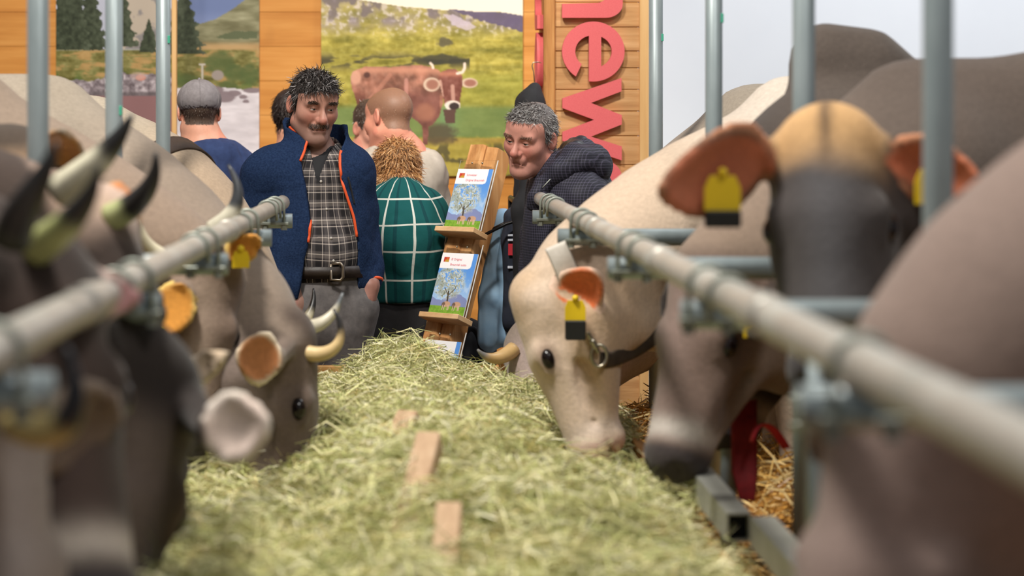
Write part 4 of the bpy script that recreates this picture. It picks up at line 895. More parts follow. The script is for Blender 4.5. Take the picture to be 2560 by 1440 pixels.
# ================================================================== people
M_skin = mat_attr('skin', .5, 120, .05, .12, .001, spec=.35, sss=.08)
M_hair = mat_attr('hair_strands', .5, 60, .15, 0, spec=.35)
M_eyew = mat_attr('eye_white', .15, 60, .02, 0, spec=.5)
M_shoe = mat_noise('dark_shoe_leather', (30, 27, 25), (46, 40, 36), 20, .5)
def head_axes(yaw, pitch=0, roll=0):
    t, p, r = map(math.radians, (yaw, pitch, roll))
    fr = np.array([math.sin(t)*math.cos(p), -math.cos(t)*math.cos(p), -math.sin(p)]); up = np.array([math.sin(t)*math.sin(p), -math.cos(t)*math.sin(p), math.cos(p)])
    rt = np.cross(up, fr); rt, up = rt*math.cos(r)+up*math.sin(r), up*math.cos(r)-rt*math.sin(r)
    return np.array([rt, -fr, up])
def body_axes(yaw): return head_axes(yaw)
def head_field(c, A, s=1.0, detail=True, o=None):
    o = o or {}; W = lambda f: local(c, A, f, (s, s, s)); H = Field()
    H.add(W(ell((0, .014, .036), (.0765, .098, .086)))); H.add(W(ell((0, -.034, -.026), (.064, .06, .084))), .04)
    H.add(W(ell((0, -.03, .05), (.066, .066, .052))), .03)
    for q in (-1, 1):
        H.add(W(rcone((q*.05, -.005, -.062), (q*.02, -.066, -.104), .026, .022)), .03); H.add(W(ball((q*.046, -.058, -.022), .021)), .03)
    H.add(W(ball((0, -.078, -.105), .02)), .03)
    if detail:
        H.add(W(rcone((-.044, -.078, .0235), (.044, -.078, .0235), .0140, .0140)), .016)
        H.add(W(rcone((0, -.088, .018), (0, -.113, -.027), .008, .0125)), .014); H.add(W(ball((0, -.112, -.032), .0125)), .01)
        for q in (-1, 1):
            H.add(W(ball((q*.0125, -.099, -.034), .0092)), .008)
            H.sub(W(ell((q*.031, -.104, .004), (.02, .02, .013))), .016)
            H.add(W(ball((q*.031, -.0775, .004), .0148)), .006)
            H.sub(W(ell((q*.031, -.094, .0025), (.0138, .014, .0028))), .002)
            H.sub(W(ell((q*.007, -.106, -.0435), (.004, .005, .004))), .003)
            H.sub(W(rcone((q*.026, -.094, -.04), (q*.036, -.08, -.066), .0035, .0035)), .010)
        H.add(W(rcone((-.02, -.086, -.0605), (.02, -.086, -.0605), .007, .007)), .012); H.add(W(rcone((-.016, -.088, -.074), (.016, -.088, -.074), .0078, .0078)), .010)
        H.add(W(ell((0, -.088, -.052), (.026, .014, .014))), .014)
        mz = o.get('mouth', 0.0)
        for q in (-1, 1): H.sub(W(rcone((0, -.098, -.0668), (q*.028, -.087, -.0668-mz), .0022, .0016)), .005)
    else:
        H.add(W(rcone((0, -.088, .012), (0, -.112, -.03), .009, .014)), .02)
    for q in (-1, 1):
        H.add(W(ell((q*.079, .014, -.004), (.009, .019, .032), head_axes(q*-18))), .008); H.sub(W(ell((q*.088, .008, .0), (.007, .011, .02))), .006)
    return H
HLY = [-.12, -.085, -.06, -.04, -.022, -.004, .014, .03, .05, .12]
def hair_mask(L, z0=(.078, .076, .062, .048, .0, .012, .022, -.03, -.06, -.065)):
    return L[:, 2] > np.interp(L[:, 1], HLY, z0)
def skin_cols(V, c, A, s, base, hairc=None, stub=0, mous=0, brow=(70, 55, 45), hl=None, bald=0, stubc=(96, 84, 78), redn=.35):
    L = ((V-c)@A.T)/s; x, y, z = L.T; ax = np.abs(x); b = lin(np.array(base, float)); col = b[None]*(.94+.12*fbm(V*40, 2, 3))[:, None]
    def mx(m, k, a=1.0):
        nonlocal col
        m = (np.clip(m, 0, 1)*a)[:, None]; col = col*(1-m)+lin(np.array(k, float))*m
    fr = (y < .0)*1.0
    mx(fr*np.exp(-((ax-.04)/.02)**2-((z+.028)/.022)**2), (196, 104, 92), redn); mx(fr*np.exp(-(x/.016)**2-((z+.032)/.014)**2)*(y < -.095), (194, 100, 90), redn+.1)
    mx((ax > .074)*1.0, (206, 122, 106), .4)
    mx(fr*np.exp(-((z+.067)/.011)**4)*np.exp(-(x/.025)**4)*(y < -.07), (160, 96, 86), .4)
    if stub: mx(fr*sstep(-z, .045, .075)*(1-np.exp(-((z+.067)/.008)**2)*np.exp(-(x/.02)**2)), stubc, stub)
    if mous: mx(fr*np.exp(-((z+.0525)/.0075)**4)*np.exp(-(x/.034)**4)*(y < -.06), stubc, mous)
    mx(fr*np.exp(-((z-.026-.1*(ax-.03)*(ax < .04))/.0055)**4)*np.exp(-((ax-.034)/.019)**4)*(y < -.05), brow, .8)
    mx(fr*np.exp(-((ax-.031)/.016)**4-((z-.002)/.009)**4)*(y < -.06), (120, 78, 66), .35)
    hm = hair_mask(L, hl) if hl else hair_mask(L)
    if hairc is not None: mx(hm*1.0*(ax < .0805), hairc, 1-bald)
    return col, hm*(ax < .0805), L
def eyes(c, A, s, root, look=(0, 0), iris=(70, 52, 40)):
    for q in (-1, 1):
        cc = np.array(c)+s*(np.array([q*.031, -.0765, .0035])@A); V, Fs = sphere((0, 0, 0), .0140*s, 22, 16)
        g = unit(np.array([look[0], -1, look[1]])); a = (V/(.0140*s))@g; col = np.where((a > .955)[:, None], lin([12, 9, 8]), np.where((a > .86)[:, None], lin(iris), lin([206, 196, 190])))
        mesh('eye', V@A+cc, Fs, M_eyew, root, cols=col)
def strands(name, parent, roots, nrm, flow, n, length, width, cols, cw=None, curl=.3, lift=.35, grav=.2, mat=None):
    k = RNG.integers(0, len(roots), n); p = roots[k]+RNG.normal(size=(n, 3))*.0015; nr = nrm[k]; fl = flow[k]+RNG.normal(size=(n, 3))*curl
    d0 = nr*lift+fl; d0 /= np.linalg.norm(d0, axis=1)[:, None]; L = length*RNG.uniform(.5, 1.1, n)[:, None]; g = np.array([0, 0, -grav])
    d1 = d0+g+RNG.normal(size=(n, 3))*.22-nr*lift*.5; d1 /= np.linalg.norm(d1, axis=1)[:, None]; d2 = d1+g+RNG.normal(size=(n, 3))*.22-nr*lift*.4; d2 /= np.linalg.norm(d2, axis=1)[:, None]
    P0 = p-nr*.002; P1 = P0+d0*L*.4; P2 = P1+d1*L*.35; P3 = P2+d2*L*.3
    s = np.cross(d1, nr+RNG.normal(size=(n, 3))*.3); s /= np.linalg.norm(s, axis=1)[:, None]; s = s*width*.5
    V = np.stack([P0-s, P0+s, P1-s, P1+s, P2-s*.8, P2+s*.8, P3-s*.1, P3+s*.1], 1).reshape(-1, 3); b = np.arange(n)[:, None]*8
    Q = np.concatenate([b+[0, 1, 3, 2], b+[2, 3, 5, 4], b+[4, 5, 7, 6]], 1).reshape(-1, 4)
    pal = lin(np.array(cols, float)); ci = RNG.choice(len(pal), n, p=cw); C = np.repeat(pal[ci]*RNG.uniform(.8, 1.2, (n, 1)), 8, 0)
    return mesh(name, V, Q, mat or M_hair, parent, smooth=True, cols=C)
def prism(poly, y0, y1):
    """region of an (x,z) outline between two depths, as a field"""
    pl = np.array(poly, np.float32)
    def f(p):
        x, z = p[:, 0], p[:, 2]; d = np.full(len(p), 9., np.float32); ins = inpoly(x, z, pl)
        for a, b in zip(pl, np.roll(pl, -1, 0)):
            ba = b-a; q = np.column_stack([x-a[0], z-a[1]]); t = np.clip(q@ba/max(ba@ba, 1e-9), 0, 1); d = np.minimum(d, np.linalg.norm(q-t[:, None]*ba, axis=1))
        return np.maximum(np.where(ins, -d, d), np.maximum(y0-p[:, 1], p[:, 1]-y1))
    f.pts = []; return f
def slab(nv, dist):
    nv = unit(nv).astype(np.float32)
    def f(p): return p@nv-dist
    f.pts = []; return f
def limb(F_, pts, rs, k=.04):
    for a, b, r1, r2 in zip(pts[:-1], pts[1:], rs[:-1], rs[1:]): F_.add(rcone(a, b, r1, r2), k)
class Folds:
    """a field with soft cloth creases"""
    def __init__(self, f, amp, sc_, seed=0): self.f = f; self.amp = amp; self.s = np.array(sc_); self.seed = seed
    def __call__(self, p):
        d = self.f(p); m = np.abs(d) < .05
        if m.any(): d = d.copy(); n_ = fbm(p[m]*self.s, 2, self.seed)-.5; r_ = np.abs(fbm(p[m]*self.s*1.3+7.7, 2, self.seed+3)-.5); d[m] += self.amp*(n_*1.6-np.clip(.12-r_, 0, 1)*-6*.55)
        return d
    @property
    def pts(self): return self.f.pts
    def bounds(self, m=.02): return self.f.bounds(m)
def creased(f, amp, s, seed=0):
    q = Folds(f, amp, s, seed); r = Field(); r.ops = [('u', q, .001)]; return r
def legs(root, X0, Y0, hip, kneeL, kneeR, ankL, ankR, rw, mat, name='trousers', h=.014, extra=None, wz=1.0, st=False, depth=.8):
    T = Field(); T.add(local((X0, Y0, 0), np.eye(3), rcone((hip[0], hip[1], hip[2]), (hip[0], hip[1], hip[2]+.1*wz), rw*1.02, rw*.98), (1, depth, 1)))
    for s, kn, an in ((-1, kneeL, ankL), (1, kneeR, ankR)):
        hj = np.array([X0+hip[0]+s*rw*.5, Y0+hip[1], hip[2]-.06]); limb(T, [hj, np.array([X0, Y0, 0])+kn, np.array([X0, Y0, 0])+an], [rw*.62, .078, .062], .05)
        V, Fs = sphere(np.array([X0, Y0, 0])+an+np.array([0, -.06, -an[2]+.045]), (.05, .14, .045), 14, 8); mesh('shoe', V, Fs, M_shoe, root)
    if extra: extra(T)
    Tf = creased(T, .006, (9, 9, 6), 5); V, Q = field_mesh(Tf, h); return mesh(name, V, Q, mat, root), T

# ------------------------------------------------------------------ man in blue fleece
Y1 = 7.14; X1 = (800-VPU)*Y1/FPX; S1 = FPX/Y1
def W1(u, v, dy=0): q = P(u, v, Y1); return np.array([q[0], Y1+dy, q[2]])
man = empty('person', (X1, Y1, 0)); tag(man, 'standing man with grey-streaked dark hair in open blue fleece jacket, hands in pockets', 'person')
BA = body_axes(20); c1 = W1(783, 262, -.02); HA1 = head_axes(24, 14, -2); s1 = 1.03
Hd = head_field(c1, HA1, s1, True, dict(mouth=.003)); Bd = Field(); Bd.add(Hd, .01)
Bd.add(rcone(c1+s1*(np.array([0, .03, -.07])@HA1), W1(795, 395, .035), .056, .066), .03); Bd.add(rcone(W1(797, 400, .03), W1(800, 440, .03), .066, .08), .04)
Bd.add(local((X1, Y1, 0), BA, rcone((0, .01, 1.06), (0, .01, 1.34), .125, .14), (1, .75, 1)), .06)
wrL, wrR = W1(733, 716, -.12), W1(926, 712, -.03)
for sh, el, wr in ((W1(660, 440, -.05), W1(634, 615, .0), wrL), (W1(890, 440, .06), W1(905, 610, .07), wrR)): limb(Bd, [sh, el, wr], [.06, .045, .031], .04)
for wr, dx in ((wrL, .035), (wrR, -.03)):
    limb(Bd, [wr, wr+[dx*.6, -.005, -.05], wr+[dx, 0, -.09]], [.031, .036, .03], .02)
    for i in range(4): limb(Bd, [wr+[dx+.012*(i-1.5), -.01, -.09], wr+[dx*1.2+.013*(i-1.5), -.005, -.15]], [.011, .009], .008)
    limb(Bd, [wr+[dx*.2, -.03, -.05], wr+[dx, -.035, -.10]], [.012, .01], .008)
V, Q = field_mesh(Bd, .0026, .02, (c1-.13*s1, c1+.14*s1), .016)
col, hm, L = skin_cols(V, c1, HA1, s1, (188, 138, 120), (52, 44, 40), stub=.5, mous=.6, brow=(62, 50, 42), stubc=(104, 90, 84), hl=(.074, .066, .05, .045, -.03, .012, .022, -.05, -.075, -.08))
mesh('body', V, Q, M_skin, man, cols=col); eyes(c1, HA1, s1, man, (.15, -.28))
iv = np.flatnonzero(hm); nr = grad(Hd, V[iv]); Lh = L[iv]; fl = np.column_stack([Lh[:, 0]*6, -np.ones(len(iv))*.5-.0*Lh[:, 1], np.full(len(iv), -.25)]); bk = Lh[:, 1] > .03
fl[bk] = np.column_stack([Lh[bk, 0]*2, Lh[bk, 1]*0+.2, np.full(bk.sum(), -1.0)]); sd = (np.abs(Lh[:, 0]) > .06) & ~bk; fl[sd] = [0, .35, -.9]
hp_ = [(40, 35, 33), (62, 54, 50), (104, 98, 96), (168, 162, 160)]
top = Lh[:, 2] > .06
strands('hair', man, V[iv], nr, fl@HA1, 7000, .034, .0020, hp_, [.42, .32, .18, .08], .2, .2, .18)
strands('hair', man, V[iv][top], nr[top], (fl@HA1)[top]*.5, 700, .036, .0020, hp_, [.3, .25, .27, .18], .6, .5, .05)
gs = (Lh[:, 2] < .03) & (np.abs(Lh[:, 0]) > .055) & (Lh[:, 1] > .01); strands('hair', man, V[iv][gs], nr[gs], (fl@HA1)[gs], 700, .024, .002, [(120, 114, 112), (176, 172, 168)], [.5, .5], .4, .6, .1)
mo = np.flatnonzero((L[:, 1] < -.075) & (np.abs(L[:, 2]+.052+.25*np.clip(np.abs(L[:, 0])-.018, 0, 1)) < .008) & (np.abs(L[:, 0]) < .036)); strands('moustache', man, V[mo], grad(Hd, V[mo]), np.column_stack([np.sign(L[mo, 0])*.6, np.zeros(len(mo)), -np.ones(len(mo))])@HA1, 420, .009, .0012, [(62, 52, 47), (96, 84, 78)], [.65, .35], .3, .3, .1)
eb = np.flatnonzero((L[:, 1] < -.06) & (np.abs(L[:, 2]-.027) < .0045) & (np.abs(np.abs(L[:, 0])-.034) < .018)); 
for e2 in (eb[L[eb, 0] < 0], eb[L[eb, 0] > 0]): strands('eyebrow', man, V[e2], grad(Hd, V[e2]), np.column_stack([np.sign(L[e2, 0])*.9, np.zeros(len(e2)), np.full(len(e2), .1)])@HA1, 180, .010, .0013, [(52, 44, 38), (80, 70, 62)], None, .3, .35, .05)
# shirt
TS = Field(); TS.add(local((X1, Y1, 0), BA, rcone((.0, -.005, 1.07), (0, .0, 1.17), .158, .165), (1, .80, 1))); TS.add(local((X1, Y1, 0), BA, rcone((0, -.0, 1.17), (0, .01, 1.37), .165, .155), (1, .74, 1)), .05)
TS.add(rcone(W1(700, 420, -.03), W1(875, 420, .05), .055, .055), .06); TS.add(local((X1, Y1, 0), BA, ball((0, -.075, 1.14), .085)), .08)
SH = Field(); SH.add(TS); SH.add(rcone(W1(795, 405, .03), W1(792, 372, .03), .082, .078), .03); SH.sub(rcone(W1(795, 390, .02), W1(790, 330, .02), .066, .07), .006)
SH.sub(prism([(W1(796, 430)[0], W1(796, 452)[2]), (W1(776, 360)[0], W1(776, 360)[2]), (W1(832, 360)[0], W1(832, 360)[2])], Y1-.3, Y1-.02), .006)
SHc = creased(SH, .004, (10, 10, 5), 3); V, Q = field_mesh(SHc, .008); q = (V-[X1, Y1, 0])@BA.T; st = np.column_stack([np.arctan2(q[:, 0], -q[:, 1]-.0)*.155+.006*fbm(V*8, 2, 2), q[:, 2]+.012*fbm(V*6, 2, 9)-.06*np.abs(q[:, 0])*(q[:, 2] < 1.2)])
wk, gy, bg_, cr = (36, 34, 36), (92, 86, 86), (60, 56, 58), (206, 194, 184)
M_pl = mat_plaid('flannel_check', (.058, .058), [(0, wk), (.30, bg_), (.34, cr), (.39, bg_), (.5, gy), (.72, cr), (.77, gy), (.93, bg_)], [(0, (44, 42, 44)), (.32, (66, 62, 64)), (.38, cr), (.44, (66, 62, 64)), (.55, (120, 112, 108)), (.75, cr), (.81, (104, 98, 96)), (.95, bg_)])
shirt = mesh('shirt', V, Q, M_pl, man, st=st)
bl = [march(SH, np.array([W1(u, v, -.5)]), np.array([[0, 1., 0]]))[0] for u, v in ((806, 452), (820, 520), (832, 590), (838, 645))]
for b in bl:
    V, Fs = sphere(b, (.005, .003, .005), 8, 6); mesh('button', V, Fs, mat_plain('button', (190, 184, 176), .4), shirt)
M_tee = mat_plain('dark_undershirt', (22, 22, 26), .8); UT = Field(); UT.add(rcone(W1(797, 402, .022), W1(797, 455, .0), .079, .100)); V, Q = field_mesh(UT, .012); mesh('undershirt', V, Q, M_tee, man)
# trousers, belt
M_grey = mat_noise('grey_work_cloth', (88, 84, 84), (112, 107, 106), 30, .85, bs=.2)
_, TR = legs(man, X1, Y1, (.01, .0, .92), np.array([-.09, -.03, .5]), np.array([.10, .0, .5]), np.array([-.10, .02, .1]), np.array([.12, .04, .1]), .165, M_grey, h=.012, extra=lambda T: (T.add(ball(W1(765, 760, -.08), .07), .06), T.add(ball(W1(905, 765, -.02), .06), .06)), depth=.85)
TRB = Field(); TRB.add(TR); TRB.add(TS, .03); bc = np.array([X1, Y1-.01, 1.075]); bt = band(TRB, bc, (0, 0, 1), .042, mat_noise('dark_belt', (34, 27, 23), (52, 42, 36), 40, .5), 'belt', man, .006, (0, -1, 0), 60, rmax=.4)
bk_ = march(TRB, np.array([W1(846, 672, -.5)]), np.array([[0, 1., 0]]))[0]
M_buck = mat_plain('buckle_metal', (150, 138, 124), .35, .9)
V, Fs = tube(np.array([bk_+[.022*x, -.014, .03*z] for x, z in ((-.9, .9), (.6, 1), (1, .6), (1, -.6), (.6, -1), (-.9, -.9), (-.9, .9))]), .006, 8); mesh('buckle', V, Fs, M_buck, bt)
# fleece jacket with open front
JK = Field(); JK.add(local((X1, Y1, 0), BA, rcone((-.01, .0, 1.06), (-.01, .01, 1.2), .192, .19), (1, .84, 1))); JK.add(local((X1, Y1, 0), BA, rcone((-.01, .005, 1.2), (-.005, .012, 1.36), .195, .185), (1, .84, 1)), .05)
JK.add(rcone(W1(690, 425, -.025), W1(870, 425, .055), .090, .086), .07); JK.add(rcone(W1(780, 400, .04), W1(800, 380, .045), .1, .098), .05)
limb(JK, [W1(668, 440, -.04), W1(645, 530, -.03), W1(644, 625, -.02), W1(700, 685, -.09), W1(730, 706, -.115)], [.092, .08, .078, .07, .056], .035)
limb(JK, [W1(878, 440, .06), W1(893, 530, .07), W1(902, 615, .07), W1(916, 670, .03), W1(922, 700, .0)], [.085, .07, .066, .058, .05], .03)
JK.add(rcone(W1(716, 640, -.06), W1(730, 725, -.07), .10, .075), .06); JK.add(rcone(W1(880, 640, .01), W1(880, 700, .01), .07, .06), .05)
col_o = local((0, 0, 0), np.eye(3), rcone(W1(786, 392, .03), W1(787, 300, .045), .105, .123), (1, 1, 1)); JK.add(col_o, .03)
JK.sub(rcone(W1(788, 398, .02), W1(788, 250, .04), .086, .108), .006); JK.sub(TS, .004)
JK.sub(slab(unit([-.1, -.62, 1]), float(unit([-.1, -.62, 1])@W1(778, 345, -.10)))if False else prism([(-9, 9), (-9, 8), (9, 8), (9, 9)], -9, 9), .004)
class TopCut:
    def __init__(s): s.pts = []
    def __call__(s, p): return -(((W1(0, 344)[2]-p[:, 2])+(p[:, 1]-(Y1-.09))*.36-(p[:, 0]-W1(775, 0)[0])*.06)*.9)*np.where(p[:, 2] > 1.49, 1, 99)
JK.sub(lambda p: np.maximum(np.hypot(p[:, 0]-W1(787, 0)[0], p[:, 1]-Y1-.04)-.145, ((W1(0, 346)[2]-p[:, 2])+np.clip(p[:, 1]-(Y1-.085), -.05, .16)*.40-(p[:, 0]-W1(790, 0)[0])*.12)*.92), .004); JK.ops[-1][1].pts = []
opn = [(776, 340), (764, 380), (757, 400), (768, 450), (778, 510), (783, 556), (777, 605), (766, 660), (752, 730), (740, 790), (900, 790), (896, 700), (894, 620), (893, 580), (884, 532), (868, 488), (856, 445), (850, 400), (854, 372), (862, 346), (850, 300), (800, 300)]
JK.sub(prism([(W1(u, v)[0], W1(u, v)[2]) for u, v in opn], Y1-.5, Y1+.03), .004); JK.sub(prism([(W1(u, v)[0], W1(u, v)[2]) for u, v in ((500, 742), (1000, 742), (1000, 900), (500, 900))], 0, 20), .01)
JKc = Field(); JKc.ops = [('u', Folds(JK, .0065, (11, 11, 9), 13), .001)]
M_fleece = mat_noise('blue_fleece', (24, 38, 66), (40, 58, 90), 150, .95, bs=.5, bd=.004, spec=.1)
V, Q = field_mesh(JKc, .0066); jk = mesh('jacket', V, Q, M_fleece, man)
M_or = mat_plain('orange_piping', (238, 92, 44), .6)
def edge_path(F_, vs, us, Y, jump=.035):
    """walk along each row until the cloth's front edge"""
    out = []; H_ = on_front(F_, [(u, v) for v in vs for u in us], Y, 0); D_ = np.abs(F_(H_.astype(np.float32))); n_ = len(us)
    for i in range(len(vs)):
        h_ = H_[i*n_:(i+1)*n_]; bad = np.flatnonzero((D_[i*n_:(i+1)*n_] > .006) | (np.r_[0, np.diff(h_[:, 1])] > jump)); k = bad[0]-1 if len(bad) else n_-1
        if k > 0: out.append(h_[k]+[0, -.002, 0])
    return np.array(out)
def pipe_runs(pp):
    cut = np.flatnonzero(np.linalg.norm(np.diff(pp, axis=0), axis=1) > .045)+1
    for run in np.split(pp, cut):
        if len(run) > 3:
            run = np.concatenate([run[:1], (run[:-2]+run[1:-1]*2+run[2:])/4, run[-1:]]); V, Fs = tube(run, .005, 8); mesh('piping', V, Fs, M_or, jk)
pipe_runs(edge_path(JK, np.arange(304, 404, 7), np.arange(712, 800, 3.0), Y1)); pipe_runs(edge_path(JK, np.arange(552, 608, 9), np.arange(750, 800, 3.0), Y1))
pipe_runs(edge_path(JK, np.arange(322, 594, 9), np.arange(904, 826, -3.0), Y1))
for wr, ax_ in ((W1(731, 707, -.117), (.6, -.3, -.5)), (W1(923, 702, -.003), (.1, -.3, -.9))):
    x, y, z = frame(ax_); a = np.linspace(0, 2*np.pi, 25); rr = .05 if wr[0] < X1 else .046; V, Fs = tube(np.array([wr+x*rr*math.cos(t)+y*rr*math.sin(t) for t in a]), .006, 8, caps=False); mesh('cuff', V, Fs, M_or if wr[0] > X1 else M_fleece, jk)
zp = on_front(JK, smooth_path([(870, 442), (878, 475), (886, 510)]), Y1); V, Fs = tube(zp, .0035, 6); mesh('pocket_zip', V, Fs, M_tee, jk)
M_ylk = mat_noise('smooth_blue_panel', (44, 60, 88), (56, 74, 104), 60, .8)

# ------------------------------------------------------------------ man in dark checked rain jacket
Y2 = 7.1
def W2(u, v, dy=0): q = P(u, v, Y2); return np.array([q[0], Y2+dy, q[2]])
X2 = W2(1425, 0)[0]; m2 = empty('person', (X2, Y2, 0)); tag(m2, 'grey-haired man in dark checked hooded jacket leaning forward behind the rail', 'person')
c2 = W2(1327, 344, -.02); HA2 = head_axes(-36, 14, -9); s2 = 1.02
Hd2 = head_field(c2, HA2, s2, True, dict(mouth=.008)); B2 = Field(); B2.add(Hd2, .01); nb2 = c2+s2*(np.array([0, .035, -.07])@HA2)
B2.add(rcone(nb2, W2(1400, 455, .03), .058, .07), .03); B2.add(rcone(W2(1400, 455, .03), W2(1425, 640, .02), .1, .12), .05)
limb(B2, [W2(1440, 500, -.13), W2(1440, 680, -.15), W2(1390, 790, -.16)], [.055, .045, .035]); limb(B2, [W2(1390, 490, .18), W2(1370, 660, .2), W2(1330, 760, .12)], [.055, .045, .035])
V, Q = field_mesh(B2, .0026, .02, (c2-.13, c2+.14), .016)
col, hm, L = skin_cols(V, c2, HA2, s2, (208, 148, 132), (104, 97, 95), stub=.22, brow=(118, 84, 70), stubc=(120, 90, 84), hl=(.086, .08, .072, .07, -.005, .0, .022, -.05, -.08, -.085), redn=.45)
mesh('body', V, Q, M_skin, m2, cols=col); eyes(c2, HA2, s2, m2, (-.05, .18), (60, 52, 44))
iv = np.flatnonzero(hm); nr = grad(Hd2, V[iv]); Lh = L[iv]; fl = np.column_stack([Lh[:, 0]*3-.25, -np.ones(len(iv))*.8, np.full(len(iv), -.1)]); bk = Lh[:, 1] > .02
fl[bk] = np.column_stack([Lh[bk, 0]*2, np.full(bk.sum(), .2), np.full(bk.sum(), -1.0)]); sd = (np.abs(Lh[:, 0]) > .058) & ~bk; fl[sd] = [0, .3, -.9]
lowh = (Lh[:, 2] < .02)
strands('hair', m2, V[iv], nr, fl@HA2, 7000, .024, .0017, [(74, 66, 64), (116, 110, 108), (150, 147, 145), (184, 181, 179)], [.18, .30, .32, .20], .3, .4, .1)
strands('hair', m2, V[iv][lowh], nr[lowh], (fl@HA2)[lowh], 900, .018, .002, [(58, 48, 42), (92, 82, 78)], [.6, .4], .3, .3, .1)
eb = np.flatnonzero((L[:, 1] < -.06) & (np.abs(L[:, 2]-.027) < .0045) & (np.abs(np.abs(L[:, 0])-.034) < .018)); 
for e2 in (eb[L[eb, 0] < 0], eb[L[eb, 0] > 0]): strands('eyebrow', m2, V[e2], grad(Hd2, V[e2]), np.column_stack([np.sign(L[e2, 0])*.9, np.zeros(len(e2)), np.full(len(e2), .1)])@HA2, 130, .009, .0012, [(120, 90, 76), (150, 124, 108)], None, .3, .35, .05)
BA2 = body_axes(-62); O2 = np.array([X2, Y2, 0])
J2 = Field(); J2.add(local(O2, BA2, rcone((0, 0, .92), (0, -.02, 1.18), .19, .19), (1, .72, 1))); J2.add(local(O2, BA2, rcone((0, -.02, 1.18), (0, -.03, 1.33), .19, .18), (1, .70, 1)), .06)
J2.add(rcone(W2(1448, 505, -.12), W2(1385, 480, .15), .085, .08), .07); J2.add(rcone(W2(1455, 480, .02), W2(1420, 450, .03), .11, .09), .06)
limb(J2, [W2(1450, 500, -.13), W2(1462, 600, -.15), W2(1452, 690, -.16), W2(1400, 780, -.17)], [.088, .08, .072, .056], .04)
limb(J2, [W2(1385, 490, .16), W2(1362, 590, .19), W2(1350, 680, .17), W2(1330, 760, .12)], [.08, .07, .064, .05], .04)
J2.sub(rcone(nb2, W2(1392, 448, .03), .066, .074), .006)
J2c = Field(); J2c.ops = [('u', Folds(J2, .010, (8, 8, 5), 33), .001)]
M_chk = mat_plaid('dark_ripstop', (.0095, .0095), [(0, (40, 40, 49)), (.72, (80, 77, 94))], [(0, (40, 40, 49)), (.72, (80, 77, 94))], 'MIX', .5, .6)
V, Q = field_mesh(J2c, .0075); q = (V-O2); st = np.column_stack([q[:, 0]*.8-q[:, 1]*.6, q[:, 2]])+.004*np.column_stack([fbm(V*9, 2, 1), fbm(V*9, 2, 2)]); jk2 = mesh('jacket', V, Q, M_chk, m2, st=st)
# hood rolled at the nape
HO = Field(); limb(HO, [W2(1352, 462, -.12), W2(1395, 428, -.135), W2(1440, 402, -.11), W2(1478, 400, -.03), W2(1470, 388, .08), W2(1420, 392, .13)], [.03, .042, .052, .056, .05, .04], .03)
limb(HO, [W2(1380, 440, -.10), W2(1430, 385, -.075), W2(1462, 372, .0), W2(1440, 366, .07)], [.03, .035, .038, .034], .02); HO.add(ell(W2(1486, 424, -.02), (.055, .10, .055)), .04)
limb(HO, [W2(1352, 462, -.12), W2(1338, 492, -.125), W2(1330, 512, -.12)], [.032, .034, .02], .02)
HOc = Field(); HOc.ops = [('u', Folds(HO, .011, (13, 13, 13), 43), .001)]
V, Q = field_mesh(HOc, .006); q = V-O2; mesh('hood', V, Q, M_chk, m2, st=np.column_stack([q[:, 0]*.8-q[:, 1]*.6, q[:, 2]]))
M_lin = mat_noise('black_lining', (24, 24, 30), (40, 40, 48), 40, .45); LN = Field(); limb(LN, [W2(1362, 440, -.085), W2(1405, 402, -.085), W2(1440, 376, -.04), W2(1452, 366, .03), W2(1420, 372, .085)], [.024, .03, .034, .034, .03], .02); LN.add(rcone(W2(1400, 420, .0), W2(1440, 392, .02), .055, .05), .03)
LNc = Field(); LNc.ops = [('u', Folds(LN, .009, (16, 16, 12), 53), .001)]; V, Q = field_mesh(LNc, .006); mesh('hood_lining', V, Q, M_lin, m2)
V, Fs = tube([W2(1349, 466, -.158), W2(1358, 456, -.165), W2(1368, 445, -.168)], .0018, 6); mesh('hood_seam', V, Fs, mat_plain('pale_thread', (190, 196, 186), .6), m2)
M_blk = mat_noise('black_trousers', (26, 25, 27), (38, 37, 40), 20, .85)
legs(m2, X2, Y2, (0, 0, .84), np.array([-.10, -.06, .47]), np.array([.08, .06, .47]), np.array([-.08, -.06, .1]), np.array([.1, .08, .1]), .16, M_blk)

# ------------------------------------------------------------------ man in grey cap, from behind
Y3 = 8.1
def W3(u, v, dy=0): q = P(u, v, Y3); return np.array([q[0], Y3+dy, q[2]])
X3 = W3(525, 0)[0]; m3 = empty('person', (X3, Y3, 0)); tag(m3, 'man in grey cap and navy hooded sweatshirt seen from behind at the river poster', 'person')
c3 = W3(498, 282); HA3 = head_axes(188, 4, 0); Hd3 = head_field(c3, HA3, 1.0, False); B3 = Field(); B3.add(Hd3, .01); B3.add(rcone(c3+(np.array([0, .02, -.07])@HA3), W3(505, 372), .062, .072), .03)
B3.add(rcone(W3(515, 400), W3(530, 620), .12, .13), .05); limb(B3, [W3(600, 430, 0), W3(625, 560, .06), W3(600, 640, .15)], [.055, .045, .035]); limb(B3, [W3(430, 430, 0), W3(410, 560, .06), W3(430, 640, .15)], [.055, .045, .035])
V, Q = field_mesh(B3, .005, .02, (c3-.14, c3+.14), .016); col, hm, L = skin_cols(V, c3, HA3, 1.0, (206, 150, 126), (84, 68, 58), hl=(.078, .076, .062, .048, .0, .012, .022, -.03, -.052, -.055)); mesh('body', V, Q, M_skin, m3, cols=col)
iv = np.flatnonzero(hm); strands('hair', m3, V[iv], grad(Hd3, V[iv]), np.tile([0, 0, -1.], (len(iv), 1)), 2200, .008, .0018, [(70, 56, 48), (96, 80, 70)], None, .3, .3, .1)
